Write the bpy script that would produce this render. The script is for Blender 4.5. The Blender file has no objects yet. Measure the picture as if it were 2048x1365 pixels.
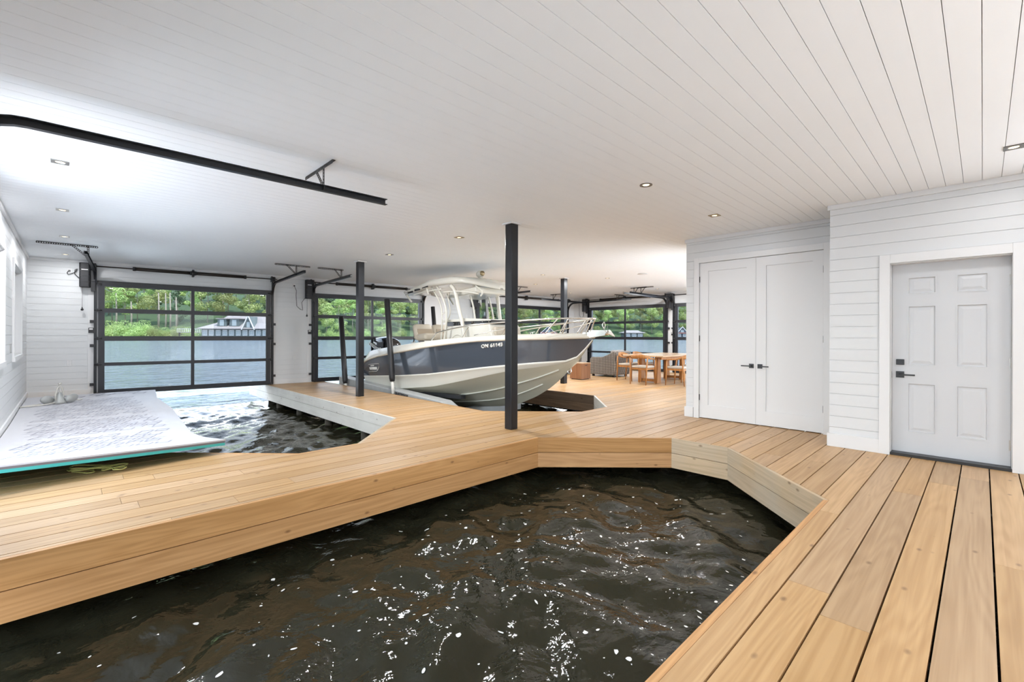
import bpy, bmesh, math, random
from math import radians as R, sin, cos, pi
from mathutils import Vector, Matrix
S = bpy.context.scene
COL = S.collection
# ---------------------------------------------------------------- camera
YAW, ROLL, EYE = R(45.84), R(0.18), 1.27
cam_d = bpy.data.cameras.new('camera'); cam = bpy.data.objects.new('camera', cam_d); COL.objects.link(cam)
cam_d.sensor_width = 36; cam_d.lens = 914.2/2048*36; cam_d.shift_y = -0.00557; cam_d.clip_end = 2000; cam_d.clip_start = 0.02
cam.matrix_world = Matrix.Translation((0, 0, EYE)) @ Matrix.Rotation(YAW-pi/2, 4, 'Z') @ Matrix.Rotation(pi/2, 4, 'X') @ Matrix.Rotation(ROLL, 4, 'Z')
S.camera = cam
# ---------------------------------------------------------------- sky, sun, exposure
S.view_settings.view_transform = 'Standard'; S.view_settings.look = 'None'
S.view_settings.gamma = 1; S.view_settings.use_curve_mapping = False
S.view_settings.exposure = 0.37
W = bpy.data.worlds.new('World'); S.world = W; W.use_nodes = True
wn = W.node_tree; wn.nodes.clear()
wo = wn.nodes.new('ShaderNodeOutputWorld'); wb = wn.nodes.new('ShaderNodeBackground')
tc = wn.nodes.new('ShaderNodeTexCoord'); sp = wn.nodes.new('ShaderNodeSeparateXYZ'); cr = wn.nodes.new('ShaderNodeValToRGB')
wn.links.new(tc.outputs['Generated'], sp.inputs[0]); wn.links.new(sp.outputs['Z'], cr.inputs[0])
cr.color_ramp.elements[0].position = 0.0; cr.color_ramp.elements[0].color = (0.93, 0.97, 1, 1)
cr.color_ramp.elements[1].position = 0.9; cr.color_ramp.elements[1].color = (0.45, 0.66, 1, 1)
wn.links.new(cr.outputs[0], wb.inputs[0]); wb.inputs[1].default_value = 5.5
wn.links.new(wb.outputs[0], wo.inputs[0])
sun_d = bpy.data.lights.new('sun', 'SUN'); sun_d.energy = 11.0; sun_d.angle = R(2); sun_d.color = (1, .95, .86)
sun = bpy.data.objects.new('sun', sun_d); COL.objects.link(sun)
sun.rotation_euler = Vector((-0.08, 0.45, -0.88)).to_track_quat('-Z', 'Y').to_euler()
LAMP_POWER = 24.0      # each recessed ceiling lamp

random.seed(7)
# ---------------------------------------------------------------- materials
def _m(name):
    m = bpy.data.materials.new(name); m.use_nodes = True
    nt = m.node_tree; b = nt.nodes['Principled BSDF']; return m, nt, b
def mat(name, col, rough=.5, metal=0, spec=.5, noise=0, nscale=20, bump=0, emit=None, coat=0, alpha=None):
    m, nt, b = _m(name)
    b.inputs['Base Color'].default_value = (*col, 1); b.inputs['Roughness'].default_value = rough
    b.inputs['Metallic'].default_value = metal; b.inputs['Specular IOR Level'].default_value = spec
    if coat: b.inputs['Coat Weight'].default_value = coat; b.inputs['Coat Roughness'].default_value = .05
    if emit: b.inputs['Emission Color'].default_value = (*emit[0], 1); b.inputs['Emission Strength'].default_value = emit[1]
    if noise or bump:
        t = nt.nodes.new('ShaderNodeTexCoord'); n = nt.nodes.new('ShaderNodeTexNoise'); n.inputs['Scale'].default_value = nscale; n.inputs['Detail'].default_value = 5
        nt.links.new(t.outputs['Object'], n.inputs['Vector'])
        if noise:
            mx = nt.nodes.new('ShaderNodeMix'); mx.data_type = 'RGBA'
            mx.inputs[6].default_value = (*[c*(1-noise) for c in col], 1); mx.inputs[7].default_value = (*[min(1, c*(1+noise)) for c in col], 1)
            nt.links.new(n.outputs['Fac'], mx.inputs[0]); nt.links.new(mx.outputs[2], b.inputs['Base Color'])
        if bump:
            bp = nt.nodes.new('ShaderNodeBump'); bp.inputs['Strength'].default_value = bump; bp.inputs['Distance'].default_value = .01
            nt.links.new(n.outputs['Fac'], bp.inputs['Height']); nt.links.new(bp.outputs[0], b.inputs['Normal'])
    return m
def glass(name, tint=(.93, .96, .95), refl=.12):
    m = bpy.data.materials.new(name); m.use_nodes = True; nt = m.node_tree; nt.nodes.clear()
    o = nt.nodes.new('ShaderNodeOutputMaterial'); tr = nt.nodes.new('ShaderNodeBsdfTransparent'); g = nt.nodes.new('ShaderNodeBsdfGlossy')
    fr = nt.nodes.new('ShaderNodeFresnel'); fr.inputs[0].default_value = 1.35; mx = nt.nodes.new('ShaderNodeMixShader')
    tr.inputs[0].default_value = (*tint, 1); g.inputs['Roughness'].default_value = .01; g.inputs[0].default_value = (refl*5, refl*5, refl*5, 1)
    nt.links.new(fr.outputs[0], mx.inputs[0]); nt.links.new(tr.outputs[0], mx.inputs[1]); nt.links.new(g.outputs[0], mx.inputs[2]); nt.links.new(mx.outputs[0], o.inputs[0])
    return m
def wood(name, c1, c2, axis='X', rough=.42, weather=0, knots=True, spec=.35, scale=1.0):
    """grain stretched along one axis, per-board tone from the face attribute 'rnd', knots from voronoi cells"""
    m, nt, b = _m(name); N = nt.nodes; L = nt.links
    t = N.new('ShaderNodeTexCoord'); at = N.new('ShaderNodeAttribute'); at.attribute_name = 'rnd'
    off = N.new('ShaderNodeVectorMath'); off.operation = 'MULTIPLY_ADD'
    L.new(at.outputs['Color'], off.inputs[0]); off.inputs[1].default_value = (37, 11, 23); L.new(t.outputs['Object'], off.inputs[2])
    mp = N.new('ShaderNodeMapping'); sc = [34, 34, 34]; sc['XYZ'.index(axis)] = .9; mp.inputs['Scale'].default_value = [s*scale for s in sc]
    L.new(off.outputs[0], mp.inputs[0])
    n1 = N.new('ShaderNodeTexNoise'); n1.inputs['Scale'].default_value = 1.0; n1.inputs['Detail'].default_value = 6; n1.inputs['Distortion'].default_value = .6
    L.new(mp.outputs[0], n1.inputs['Vector'])
    # growth rings: sine of a low frequency field
    mp2 = N.new('ShaderNodeMapping'); sc2 = [5, 5, 5]; sc2['XYZ'.index(axis)] = .35; mp2.inputs['Scale'].default_value = [s*scale for s in sc2]; L.new(off.outputs[0], mp2.inputs[0])
    n2 = N.new('ShaderNodeTexNoise'); n2.inputs['Scale'].default_value = 1.0; n2.inputs['Detail'].default_value = 1.5; L.new(mp2.outputs[0], n2.inputs['Vector'])
    mu = N.new('ShaderNodeMath'); mu.operation = 'MULTIPLY'; mu.inputs[1].default_value = 95; L.new(n2.outputs['Fac'], mu.inputs[0])
    si = N.new('ShaderNodeMath'); si.operation = 'SINE'; L.new(mu.outputs[0], si.inputs[0])
    ad = N.new('ShaderNodeMath'); ad.operation = 'MULTIPLY_ADD'; ad.inputs[1].default_value = .075; L.new(si.outputs[0], ad.inputs[0]); L.new(n1.outputs['Fac'], ad.inputs[2])
    r = N.new('ShaderNodeValToRGB'); r.color_ramp.elements[0].position = .3; r.color_ramp.elements[1].position = .68
    r.color_ramp.elements[0].color = (*c2, 1); r.color_ramp.elements[1].color = (*c1, 1); L.new(ad.outputs[0], r.inputs[0])
    last = r.outputs[0]
    sx = N.new('ShaderNodeSeparateColor'); L.new(at.outputs['Color'], sx.inputs[0])
    hs = N.new('ShaderNodeHueSaturation'); L.new(last, hs.inputs['Color'])
    v = N.new('ShaderNodeMath'); v.operation = 'MULTIPLY_ADD'; v.inputs[1].default_value = .24; v.inputs[2].default_value = .86; L.new(sx.outputs[0], v.inputs[0]); L.new(v.outputs[0], hs.inputs['Value'])
    v2 = N.new('ShaderNodeMath'); v2.operation = 'MULTIPLY_ADD'; v2.inputs[1].default_value = .16; v2.inputs[2].default_value = .95; L.new(sx.outputs[1], v2.inputs[0]); L.new(v2.outputs[0], hs.inputs['Saturation'])
    last = hs.outputs[0]
    if weather:
        nw = N.new('ShaderNodeTexNoise'); nw.inputs['Scale'].default_value = 2.2; nw.inputs['Detail'].default_value = 4; L.new(t.outputs['Object'], nw.inputs['Vector'])
        wr = N.new('ShaderNodeValToRGB'); wr.color_ramp.elements[0].position = .35; wr.color_ramp.elements[1].position = .65; L.new(nw.outputs['Fac'], wr.inputs[0])
        wm = N.new('ShaderNodeMath'); wm.operation = 'MULTIPLY_ADD'; wm.inputs[1].default_value = .35; wm.inputs[2].default_value = weather-.2; L.new(wr.outputs[0], wm.inputs[0])
        wc = N.new('ShaderNodeMix'); wc.data_type = 'RGBA'; L.new(wm.outputs[0], wc.inputs[0]); L.new(last, wc.inputs[6]); wc.inputs[7].default_value = (.72, .69, .62, 1) if weather > .6 else (.46, .43, .36, 1)
        last = wc.outputs[2]
    if knots:
        mp3 = N.new('ShaderNodeMapping'); sc3 = [8, 8, 8]; sc3['XYZ'.index(axis)] = 4.2; mp3.inputs['Scale'].default_value = sc3; L.new(off.outputs[0], mp3.inputs[0])
        vo = N.new('ShaderNodeTexVoronoi'); vo.inputs['Scale'].default_value = 1.0; L.new(mp3.outputs[0], vo.inputs['Vector'])
        kr = N.new('ShaderNodeValToRGB'); kr.color_ramp.elements[0].position = .04; kr.color_ramp.elements[0].color = (1, 1, 1, 1); kr.color_ramp.elements[1].position = .13; kr.color_ramp.elements[1].color = (0, 0, 0, 1)
        L.new(vo.outputs['Distance'], kr.inputs[0])
        kc = N.new('ShaderNodeMix'); kc.data_type = 'RGBA'; L.new(last, kc.inputs[6]); kc.inputs[7].default_value = (c2[0]*.35, c2[1]*.28, c2[2]*.25, 1)
        km = N.new('ShaderNodeMath'); km.operation = 'MULTIPLY'; km.inputs[1].default_value = .7; L.new(kr.outputs[0], km.inputs[0]); L.new(km.outputs[0], kc.inputs[0])
        last = kc.outputs[2]
    L.new(last, b.inputs['Base Color'])
    b.inputs['Roughness'].default_value = rough; b.inputs['Specular IOR Level'].default_value = spec
    bp = N.new('ShaderNodeBump'); bp.inputs['Strength'].default_value = .12; bp.inputs['Distance'].default_value = .004
    L.new(ad.outputs[0], bp.inputs['Height']); L.new(bp.outputs[0], b.inputs['Normal'])
    return m
M = dict(
 white=mat('white_paint', (.67, .68, .685), .45, noise=.02, nscale=3),
 ceil=mat('ceiling_paint', (.89, .915, .94), .5, noise=.015, nscale=2),
 trim=mat('trim_paint', (.72, .72, .72), .38),
 doorp=mat('door_paint', (.59, .60, .615), .35),
 black=mat('black_metal', (.018, .018, .02), .38, spec=.5),
 blackrough=mat('black_plastic', (.022, .022, .025), .55, noise=.3, nscale=60),
 alu=mat('black_aluminium', (.018, .019, .024), .35, spec=.5),
 steel=mat('dark_steel', (.010, .011, .014), .32, spec=.45, noise=.2, nscale=6),
 perf=mat('perforated_steel', (.03, .027, .025), .5),
 spring=mat('spring_steel', (.03, .022, .018), .4, metal=.5),
 chrome=mat('stainless', (.75, .74, .70), .16, metal=1),
 nickel=mat('nickel', (.5, .49, .47), .3, metal=1),
 glass=glass('pane_glass'), tglass=glass('tinted_glass', (.56, .57, .58), .10), sglass=glass('smoke_glass', (.80, .84, .86), .14),  # tglass: tint put in to dim the view outdoors against the room
 deck=wood('deck_cedar', (.55, .355, .185), (.43, .26, .125), 'X', .40),
 fasx=wood('fascia_cedar', (.60, .33, .14), (.45, .23, .085), 'X', .5),
 fasw=wood('fascia_weathered', (.62, .45, .28), (.46, .32, .18), 'X', .6, weather=.38),
 fasg=wood('fascia_grey', (.62, .58, .52), (.42, .38, .33), 'X', .6, weather=.7),
 fasd=wood('fascia_brown', (.20, .13, .085), (.13, .085, .055), 'X', .6),
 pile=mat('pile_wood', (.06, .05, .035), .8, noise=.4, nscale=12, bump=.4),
 teak=wood('table_teak', (.46, .22, .08), (.33, .14, .045), 'Z', .38, knots=False),
 teaktop=wood('table_top', (.62, .45, .30), (.5, .34, .2), 'Y', .22, knots=False, spec=.6),
 crate=wood('crate_wood', (.33, .17, .09), (.22, .10, .05), 'Z', .5, knots=False),
 fabric=mat('oatmeal_fabric', (.50, .45, .38), .9, noise=.1, nscale=80, bump=.3),
 greyfab=mat('grey_cushion', (.36, .34, .32), .9, noise=.1, nscale=60, bump=.3),
 inkp=mat('faint_print', (.34, .34, .40), .6), gel=mat('gelcoat_cream', (.70, .675, .60), .22, coat=.4),
 hullw=mat('hull_white', (.70, .69, .62), .35, coat=.1),
 hullc=mat('hull_cream', (.60, .58, .47), .45),
 hullb=mat('hull_blue', (.062, .075, .095), .16, coat=.7, spec=.6),
 rub=mat('rub_rail', (.62, .56, .47), .4),
 vinyl=mat('cream_vinyl', (.52, .46, .37), .5, noise=.03, nscale=9), vinyl2=mat('tan_vinyl', (.36, .29, .21), .55),
 cowl=mat('cowl_black', (.012, .012, .014), .16, coat=.8),
 liftg=mat('lift_grey', (.42, .43, .42), .45, noise=.1, nscale=8), pvc=mat('white_pvc', (.72, .70, .64), .45),
 foam=mat('pad_top', (.54, .54, .57), .55, noise=.02, nscale=2), teal=mat('pad_teal', (.05, .42, .40), .6), dgrey=mat('pad_edge', (.16, .15, .16), .7),
 ink=mat('printed_line', (.20, .20, .25), .6), inkpale=mat('pale_print', (.52, .52, .58), .6),
 rope=mat('yellow_rope', (.45, .42, .13), .8, noise=.3, nscale=200), ropew=mat('white_rope', (.62, .60, .55), .85, noise=.2, nscale=150),
 galv=mat('anchor_grey', (.42, .43, .42), .5, metal=.3),
 patio=mat('bounce_stone', (.80, .79, .76), .8, noise=.06, nscale=2),  # added ground outside, kept pale to throw sunlight indoors
 lampm=mat('lamp_bulb', (1, .9, .7), .4, emit=((1, .80, .48), 2.0)),
 bezel=mat('lamp_trim', (.16, .15, .14), .35, metal=.8),
 bronze=mat('lamp_bronze', (.35, .26, .14), .4, metal=.7),
 lettw=mat('letter_white', (.85, .84, .80), .5), letts=mat('letter_silver', (.80, .80, .78), .4), lettb=mat('letter_dark', (.05, .05, .05), .6),
)
def wicker():
    m, nt, b = _m('wicker'); N = nt.nodes; L = nt.links
    t = N.new('ShaderNodeTexCoord'); w1 = N.new('ShaderNodeTexWave'); w1.bands_direction = 'Z'; w1.inputs['Scale'].default_value = 9; w1.inputs['Distortion'].default_value = .4
    w2 = N.new('ShaderNodeTexWave'); w2.bands_direction = 'DIAGONAL'; w2.inputs['Scale'].default_value = 11
    L.new(t.outputs['Object'], w1.inputs[0]); fz = N.new('ShaderNodeMapping'); fz.inputs['Scale'].default_value = (1, 1, 0); L.new(t.outputs['Object'], fz.inputs[0]); L.new(fz.outputs[0], w2.inputs[0])
    mu = N.new('ShaderNodeMath'); mu.operation = 'MULTIPLY'; L.new(w1.outputs['Fac'], mu.inputs[0]); L.new(w2.outputs['Fac'], mu.inputs[1])
    r = N.new('ShaderNodeValToRGB'); r.color_ramp.elements[0].color = (.05, .042, .035, 1); r.color_ramp.elements[1].color = (.42, .38, .33, 1); r.color_ramp.elements[1].position = .5
    L.new(mu.outputs[0], r.inputs[0]); L.new(r.outputs[0], b.inputs['Base Color']); b.inputs['Roughness'].default_value = .6
    bp = N.new('ShaderNodeBump'); bp.inputs['Strength'].default_value = .8; bp.inputs['Distance'].default_value = .02; L.new(mu.outputs[0], bp.inputs['Height']); L.new(bp.outputs[0], b.inputs['Normal'])
    return m
M['wicker'] = wicker()
def leafmat(name, c1, c2, shine=.5):
    m, nt, b = _m(name); N = nt.nodes; L = nt.links
    oi = N.new('ShaderNodeObjectInfo'); t = N.new('ShaderNodeTexCoord'); n = N.new('ShaderNodeTexNoise'); n.inputs['Scale'].default_value = .35; n.inputs['Detail'].default_value = 3
    L.new(t.outputs['Object'], n.inputs['Vector'])
    mx = N.new('ShaderNodeMix'); mx.data_type = 'RGBA'; mx.inputs[6].default_value = (*c1, 1); mx.inputs[7].default_value = (*c2, 1); L.new(n.outputs['Fac'], mx.inputs[0])
    hs = N.new('ShaderNodeHueSaturation'); L.new(mx.outputs[2], hs.inputs['Color'])
    a = N.new('ShaderNodeMath'); a.operation = 'MULTIPLY_ADD'; a.inputs[1].default_value = .06; a.inputs[2].default_value = .47; L.new(oi.outputs['Random'], a.inputs[0]); L.new(a.outputs[0], hs.inputs['Hue'])
    a2 = N.new('ShaderNodeMath'); a2.operation = 'MULTIPLY_ADD'; a2.inputs[1].default_value = .7; a2.inputs[2].default_value = .65; L.new(oi.outputs['Random'], a2.inputs[0]); L.new(a2.outputs[0], hs.inputs['Value'])
    L.new(hs.outputs[0], b.inputs['Base Color']); b.inputs['Roughness'].default_value = .55
    tl = N.new('ShaderNodeBsdfTranslucent'); L.new(hs.outputs[0], tl.inputs[0]); ms = N.new('ShaderNodeMixShader'); ms.inputs[0].default_value = .35
    o = nt.nodes['Material Output']; L.new(b.outputs[0], ms.inputs[1]); L.new(tl.outputs[0], ms.inputs[2]); L.new(ms.outputs[0], o.inputs[0])
    return m
M['leaf'] = leafmat('leaves', (.26, .37, .14), (.58, .64, .24)); M['leafd'] = leafmat('dark_leaves', (.10, .17, .10), (.20, .28, .14))
M['bark'] = mat('bark', (.30, .27, .22), .9, noise=.3, nscale=2)
M['hill'] = mat('forest_floor', (.05, .09, .035), .95, noise=.5, nscale=.4)
def watermat(name, deep, bumps, rough=.03):
    m, nt, b = _m(name); N = nt.nodes; L = nt.links
    t = N.new('ShaderNodeTexCoord'); b.inputs['Base Color'].default_value = (*deep, 1); b.inputs['Roughness'].default_value = rough; b.inputs['IOR'].default_value = 1.333
    b.inputs['Specular IOR Level'].default_value = .5
    prev = None
    for sc, st, stretch in bumps:
        mp = N.new('ShaderNodeMapping'); mp.inputs['Scale'].default_value = (1, stretch, 1); mp.inputs['Rotation'].default_value = (0, 0, .5); L.new(t.outputs['Object'], mp.inputs[0])
        n = N.new('ShaderNodeTexNoise'); n.inputs['Scale'].default_value = sc; n.inputs['Detail'].default_value = 4; n.inputs['Distortion'].default_value = .5; L.new(mp.outputs[0], n.inputs['Vector'])
        bp = N.new('ShaderNodeBump'); bp.inputs['Strength'].default_value = 1; bp.inputs['Distance'].default_value = st; L.new(n.outputs['Fac'], bp.inputs['Height'])
        if prev: L.new(prev.outputs[0], bp.inputs['Normal'])
        prev = bp
    L.new(prev.outputs[0], b.inputs['Normal'])
    return m
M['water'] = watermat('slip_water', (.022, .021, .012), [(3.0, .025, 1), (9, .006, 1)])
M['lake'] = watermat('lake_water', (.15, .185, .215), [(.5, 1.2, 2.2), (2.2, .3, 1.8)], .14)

# ---------------------------------------------------------------- mesh helpers
class MB:
    def __init__(s): s.v = []; s.f = []; s.mi = []; s.sm = []; s.rn = []
    def add(s, vs, fs, mi=0, sm=False, rn=None):
        o = len(s.v); s.v += [tuple(v) for v in vs]
        rn = rn or (.5, .5, .5)
        for f in fs: s.f.append([i+o for i in f]); s.mi.append(mi); s.sm.append(sm); s.rn.append(rn)
        return s
    def box(s, a, b, mi=0, rn=None, T=None):
        x0, y0, z0 = [min(p, q) for p, q in zip(a, b)]; x1, y1, z1 = [max(p, q) for p, q in zip(a, b)]
        vs = [(x0, y0, z0), (x1, y0, z0), (x1, y1, z0), (x0, y1, z0), (x0, y0, z1), (x1, y0, z1), (x1, y1, z1), (x0, y1, z1)]
        if T: vs = [T @ Vector(v) for v in vs]
        return s.add(vs, [(3, 2, 1, 0), (4, 5, 6, 7), (0, 1, 5, 4), (1, 2, 6, 5), (2, 3, 7, 6), (3, 0, 4, 7)], mi, False, rn)
    def bar(s, p, q, w, h, up=(0, 0, 1), mi=0):
        p, q = Vector(p), Vector(q); d = (q-p); L = d.length; d.normalize(); u = Vector(up)
        sd = d.cross(u);
        if sd.length < 1e-4: sd = d.cross(Vector((1, 0, 0)))
        sd.normalize(); u = sd.cross(d); T = Matrix.Translation(p) @ Matrix((d, sd, u)).transposed().to_4x4()
        return s.box((0, -w/2, -h/2), (L, w/2, h/2), mi, T=T)
    def tube(s, pts, r, n=8, mi=0, cap=True, sm=True, closed=False):
        P = [Vector(p) for p in pts]; m = len(P); rr = r if isinstance(r, (list, tuple)) else [r]*m
        vs = []; prev = None
        for i, p in enumerate(P):
            if closed: d = (P[(i+1) % m]-P[i-1])
            else: d = (P[min(i+1, m-1)]-P[max(i-1, 0)])
            if d.length < 1e-9: d = Vector((0, 0, 1))
            d.normalize()
            a = prev if prev is not None else (Vector((0, 0, 1)) if abs(d.z) < .9 else Vector((1, 0, 0)))
            a = (a-d*a.dot(d));
            if a.length < 1e-5: a = d.orthogonal()
            a.normalize(); prev = a; b = d.cross(a)
            for k in range(n):
                t = 2*pi*k/n; vs.append(p+(a*cos(t)+b*sin(t))*rr[i])
        fs = []
        for i in range(m-1 if not closed else m):
            for k in range(n):
                j = (i+1) % m
                fs.append((i*n+k, i*n+(k+1) % n, j*n+(k+1) % n, j*n+k))
        if cap and not closed: fs += [tuple(range(n))[::-1], tuple((m-1)*n+k for k in range(n))]
        return s.add(vs, fs, mi, sm)
    def cyl(s, p, q, r, n=16, mi=0, sm=True): return s.tube([p, q], r, n, mi, True, sm)
    def prism(s, poly, d, mi=0, T=None, rn=None):
        """poly in xy at z=0 extruded to z=d, T places it"""
        n = len(poly); vs = [Vector((x, y, 0)) for x, y in poly]+[Vector((x, y, d)) for x, y in poly]
        if T: vs = [T @ v for v in vs]
        fs = [tuple(range(n))[::-1], tuple(range(n, 2*n))]+[(i, (i+1) % n, n+(i+1) % n, n+i) for i in range(n)]
        return s.add(vs, fs, mi, False, rn)
    def loft(s, rings, mi=0, closed=True, cap=False, sm=True, mis=None):
        n = len(rings[0]); vs = [v for r in rings for v in r]; o = len(s.v); s.v += [tuple(v) for v in vs]
        for i in range(len(rings)-1):
            for k in range(n if closed else n-1):
                s.f.append([o+i*n+k, o+i*n+(k+1) % n, o+(i+1)*n+(k+1) % n, o+(i+1)*n+k]); s.mi.append(mis[k] if mis else mi); s.sm.append(sm); s.rn.append((.5, .5, .5))
        if cap:
            for fc in (list(range(n))[::-1], [(len(rings)-1)*n+k for k in range(n)]):
                s.f.append([o+i for i in fc]); s.mi.append(mi); s.sm.append(False); s.rn.append((.5, .5, .5))
        return s
    def sphere(s, c, r, n=12, m=8, mi=0, sc=(1, 1, 1)):
        rings = [[Vector(c)+Vector((r*sc[0]*sin(pi*i/m)*cos(2*pi*k/n), r*sc[1]*sin(pi*i/m)*sin(2*pi*k/n), r*sc[2]*cos(pi*i/m))) for k in range(n)] for i in range(m+1)]
        return s.loft(rings, mi)
    def build(s, name, mats, parent=None, bevel=0, loc=None, T=None, fixn=True, seg=2):
        me = bpy.data.meshes.new(name); me.from_pydata([tuple(v) for v in s.v], [], s.f)
        mats = mats if isinstance(mats, (list, tuple)) else [mats]
        for m_ in mats: me.materials.append(m_)
        me.polygons.foreach_set('material_index', s.mi); me.polygons.foreach_set('use_smooth', s.sm)
        ca = me.color_attributes.new('rnd', 'FLOAT_COLOR', 'CORNER')
        buf = []
        for p, c in zip(me.polygons, s.rn): buf += [c[0], c[1], c[2], 1]*p.loop_total
        ca.data.foreach_set('color', buf)
        if fixn:
            bm = bmesh.new(); bm.from_mesh(me); bmesh.ops.recalc_face_normals(bm, faces=bm.faces); bm.to_mesh(me); bm.free()
        me.update()
        o = bpy.data.objects.new(name, me); COL.objects.link(o)
        if T: o.matrix_local = T
        if loc: o.location = loc
        if parent: o.parent = parent
        if bevel:
            b = o.modifiers.new('bevel', 'BEVEL'); b.width = bevel; b.segments = seg; b.limit_method = 'ANGLE'; b.angle_limit = R(40)
        return o
def tag(o, label=None, cat=None, group=None, kind=None):
    if label: o['label'] = label
    if cat: o['category'] = cat
    if group: o['group'] = group
    if kind: o['kind'] = kind
    return o
def thing(name, label, cat, loc=(0, 0, 0), rz=0, group=None, kind=None, mw=None):
    o = bpy.data.objects.new(name, None); COL.objects.link(o); o.empty_display_size = .1
    if mw is not None: o.matrix_world = mw
    else: o.location = loc; o.rotation_euler = (0, 0, rz)
    return tag(o, label, cat, group, kind)
def dup(root, loc=None, rz=None, label=None, group=None, mw=None):
    r = root.copy(); COL.objects.link(r)
    if mw is not None: r.matrix_world = mw
    else:
        if loc is not None: r.location = loc
        if rz is not None: r.rotation_euler = (0, 0, rz)
    if label: r['label'] = label
    if group: r['group'] = group
    for ch in [c for c in root.children]:
        c = ch.copy(); COL.objects.link(c); c.parent = r
        for g in ch.children:
            d = g.copy(); COL.objects.link(d); d.parent = c
    return r
def text(s, size, name, m, parent, T, depth=.003, shear=0, align='LEFT', spacing=1.0, offset=0):
    cu = bpy.data.curves.new(name, 'FONT'); cu.body = s; cu.size = size; cu.extrude = depth; cu.align_x = align; cu.shear = shear; cu.space_character = spacing; cu.offset = offset
    o = bpy.data.objects.new(name, cu); COL.objects.link(o)
    dg = bpy.context.evaluated_depsgraph_get(); me = bpy.data.meshes.new_from_object(o.evaluated_get(dg))
    bpy.data.objects.remove(o); me.materials.clear(); me.materials.append(m)
    q = bpy.data.objects.new(name, me); COL.objects.link(q); q.matrix_local = T
    if parent: q.parent = parent
    return q
def frame(o, x, y):   # matrix from origin and two axes (third = cross)
    x = Vector(x).normalized(); y = Vector(y).normalized(); z = x.cross(y)
    return Matrix.Translation(Vector(o)) @ Matrix((x, y, z)).transposed().to_4x4()
# ================================================================ SETTING
CEIL = 2.785
SL1 = [(-3, .861), (4.213, .861), (5.36, 2.01), (5.36, 2.68), (4.18, 3.835), (-3, 3.835)]
SL2 = [(.60, 6.27), (1.77, 5.09), (2.43, 5.09), (3.57, 6.25), (3.57, 14), (.60, 14)]
SL3 = [(5.0, 5.83), (6.15, 4.66), (6.85, 4.66), (7.97, 5.72), (7.97, 14), (5.0, 14)]
def offset_poly(P, d):
    n = len(P); out = []
    for i in range(n):
        a, b, c = Vector(P[i-1]), Vector(P[i]), Vector(P[(i+1) % n])
        e1 = (b-a).normalized(); e2 = (c-b).normalized(); n1 = Vector((e1.y, -e1.x)); n2 = Vector((e2.y, -e2.x))
        k = (n1+n2); k = k/(1+n1.dot(n2)); out.append((b.x+k.x*d, b.y+k.y*d))
    return out
HOLES = [offset_poly(p, .036) for p in (SL1, SL2, SL3)]
def xspan(P, y):
    xs = []
    for i in range(len(P)):
        (x0, y0), (x1, y1) = P[i-1], P[i]
        if (y0-y)*(y1-y) <= 0 and abs(y1-y0) > 1e-9: xs.append(x0+(x1-x0)*(y-y0)/(y1-y0))
    return (min(xs), max(xs)) if xs else None
floor = MB(); rng = random.Random(3)
P0, PITCH = .142, .1885
XL, XR = -.62, 15.0
k0 = int((-2.6-P0)/PITCH); k1 = int((13.0-P0)/PITCH)
for k in range(k0, k1):
    ya, yb = P0+k*PITCH+.0045, P0+(k+1)*PITCH-.0045; XR = 15.0 if ya > 3.1 else 7.1
    cuts = [XL]; x = XL+rng.uniform(.6, 3.4)
    while x < XR-.5: cuts.append(x); x += rng.choice([2.44, 3.05, 3.66, 4.27])*rng.uniform(.95, 1.05)
    cuts.append(XR); cols = [(rng.random(), rng.random(), rng.random()) for _ in cuts]
    ys = sorted({ya, yb} | {py for P in HOLES for _, py in P if ya < py < yb})
    for y0, y1 in zip(ys[:-1], ys[1:]):
        e = 1e-5; segs = [((XL, XL), (XR, XR))]
        for P in HOLES:
            s0, s1 = xspan(P, y0+e), xspan(P, y1-e)
            if not s0 or not s1: continue
            new = []
            for (a, b) in segs:
                if s0[1] <= a[0] or s0[0] >= b[0]: new.append((a, b)); continue
                if s0[0] > a[0]+.001 or s1[0] > a[1]+.001: new.append((a, (s0[0], s1[0])))
                if s0[1] < b[0]-.001: new.append(((s0[1], s1[1]), b))
            segs = new
        for (a, b) in segs:
            cs = [c for c in cuts if c > max(a)+.05 and c < min(b)-.05]
            edges = [a]+[(c, c) for c in cs]+[b]
            for i in range(len(edges)-1):
                l, r_ = edges[i], edges[i+1]; mid = (max(l)+min(r_))/2
                ci = max(j for j, c in enumerate(cuts) if c <= mid+.01) if mid > XL else 0
                g0 = .0012 if i > 0 else 0; g1 = .0012 if i < len(edges)-2 else 0
                vs = [(l[0]+g0, y0, -.034), (r_[0]-g1, y0, -.034), (r_[1]-g1, y1, -.034), (l[1]+g0, y1, -.034)]
                vs += [(x_, y_, 0) for x_, y_, _ in vs]
                floor.add(vs, [(3, 2, 1, 0), (4, 5, 6, 7), (0, 1, 5, 4), (1, 2, 6, 5), (2, 3, 7, 6), (3, 0, 4, 7)], 0, False, cols[ci])
fl = floor.build('floor', M['deck'], fixn=False); tag(fl, 'pale cedar plank deck running around the three boat slips', kind='structure')
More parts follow.
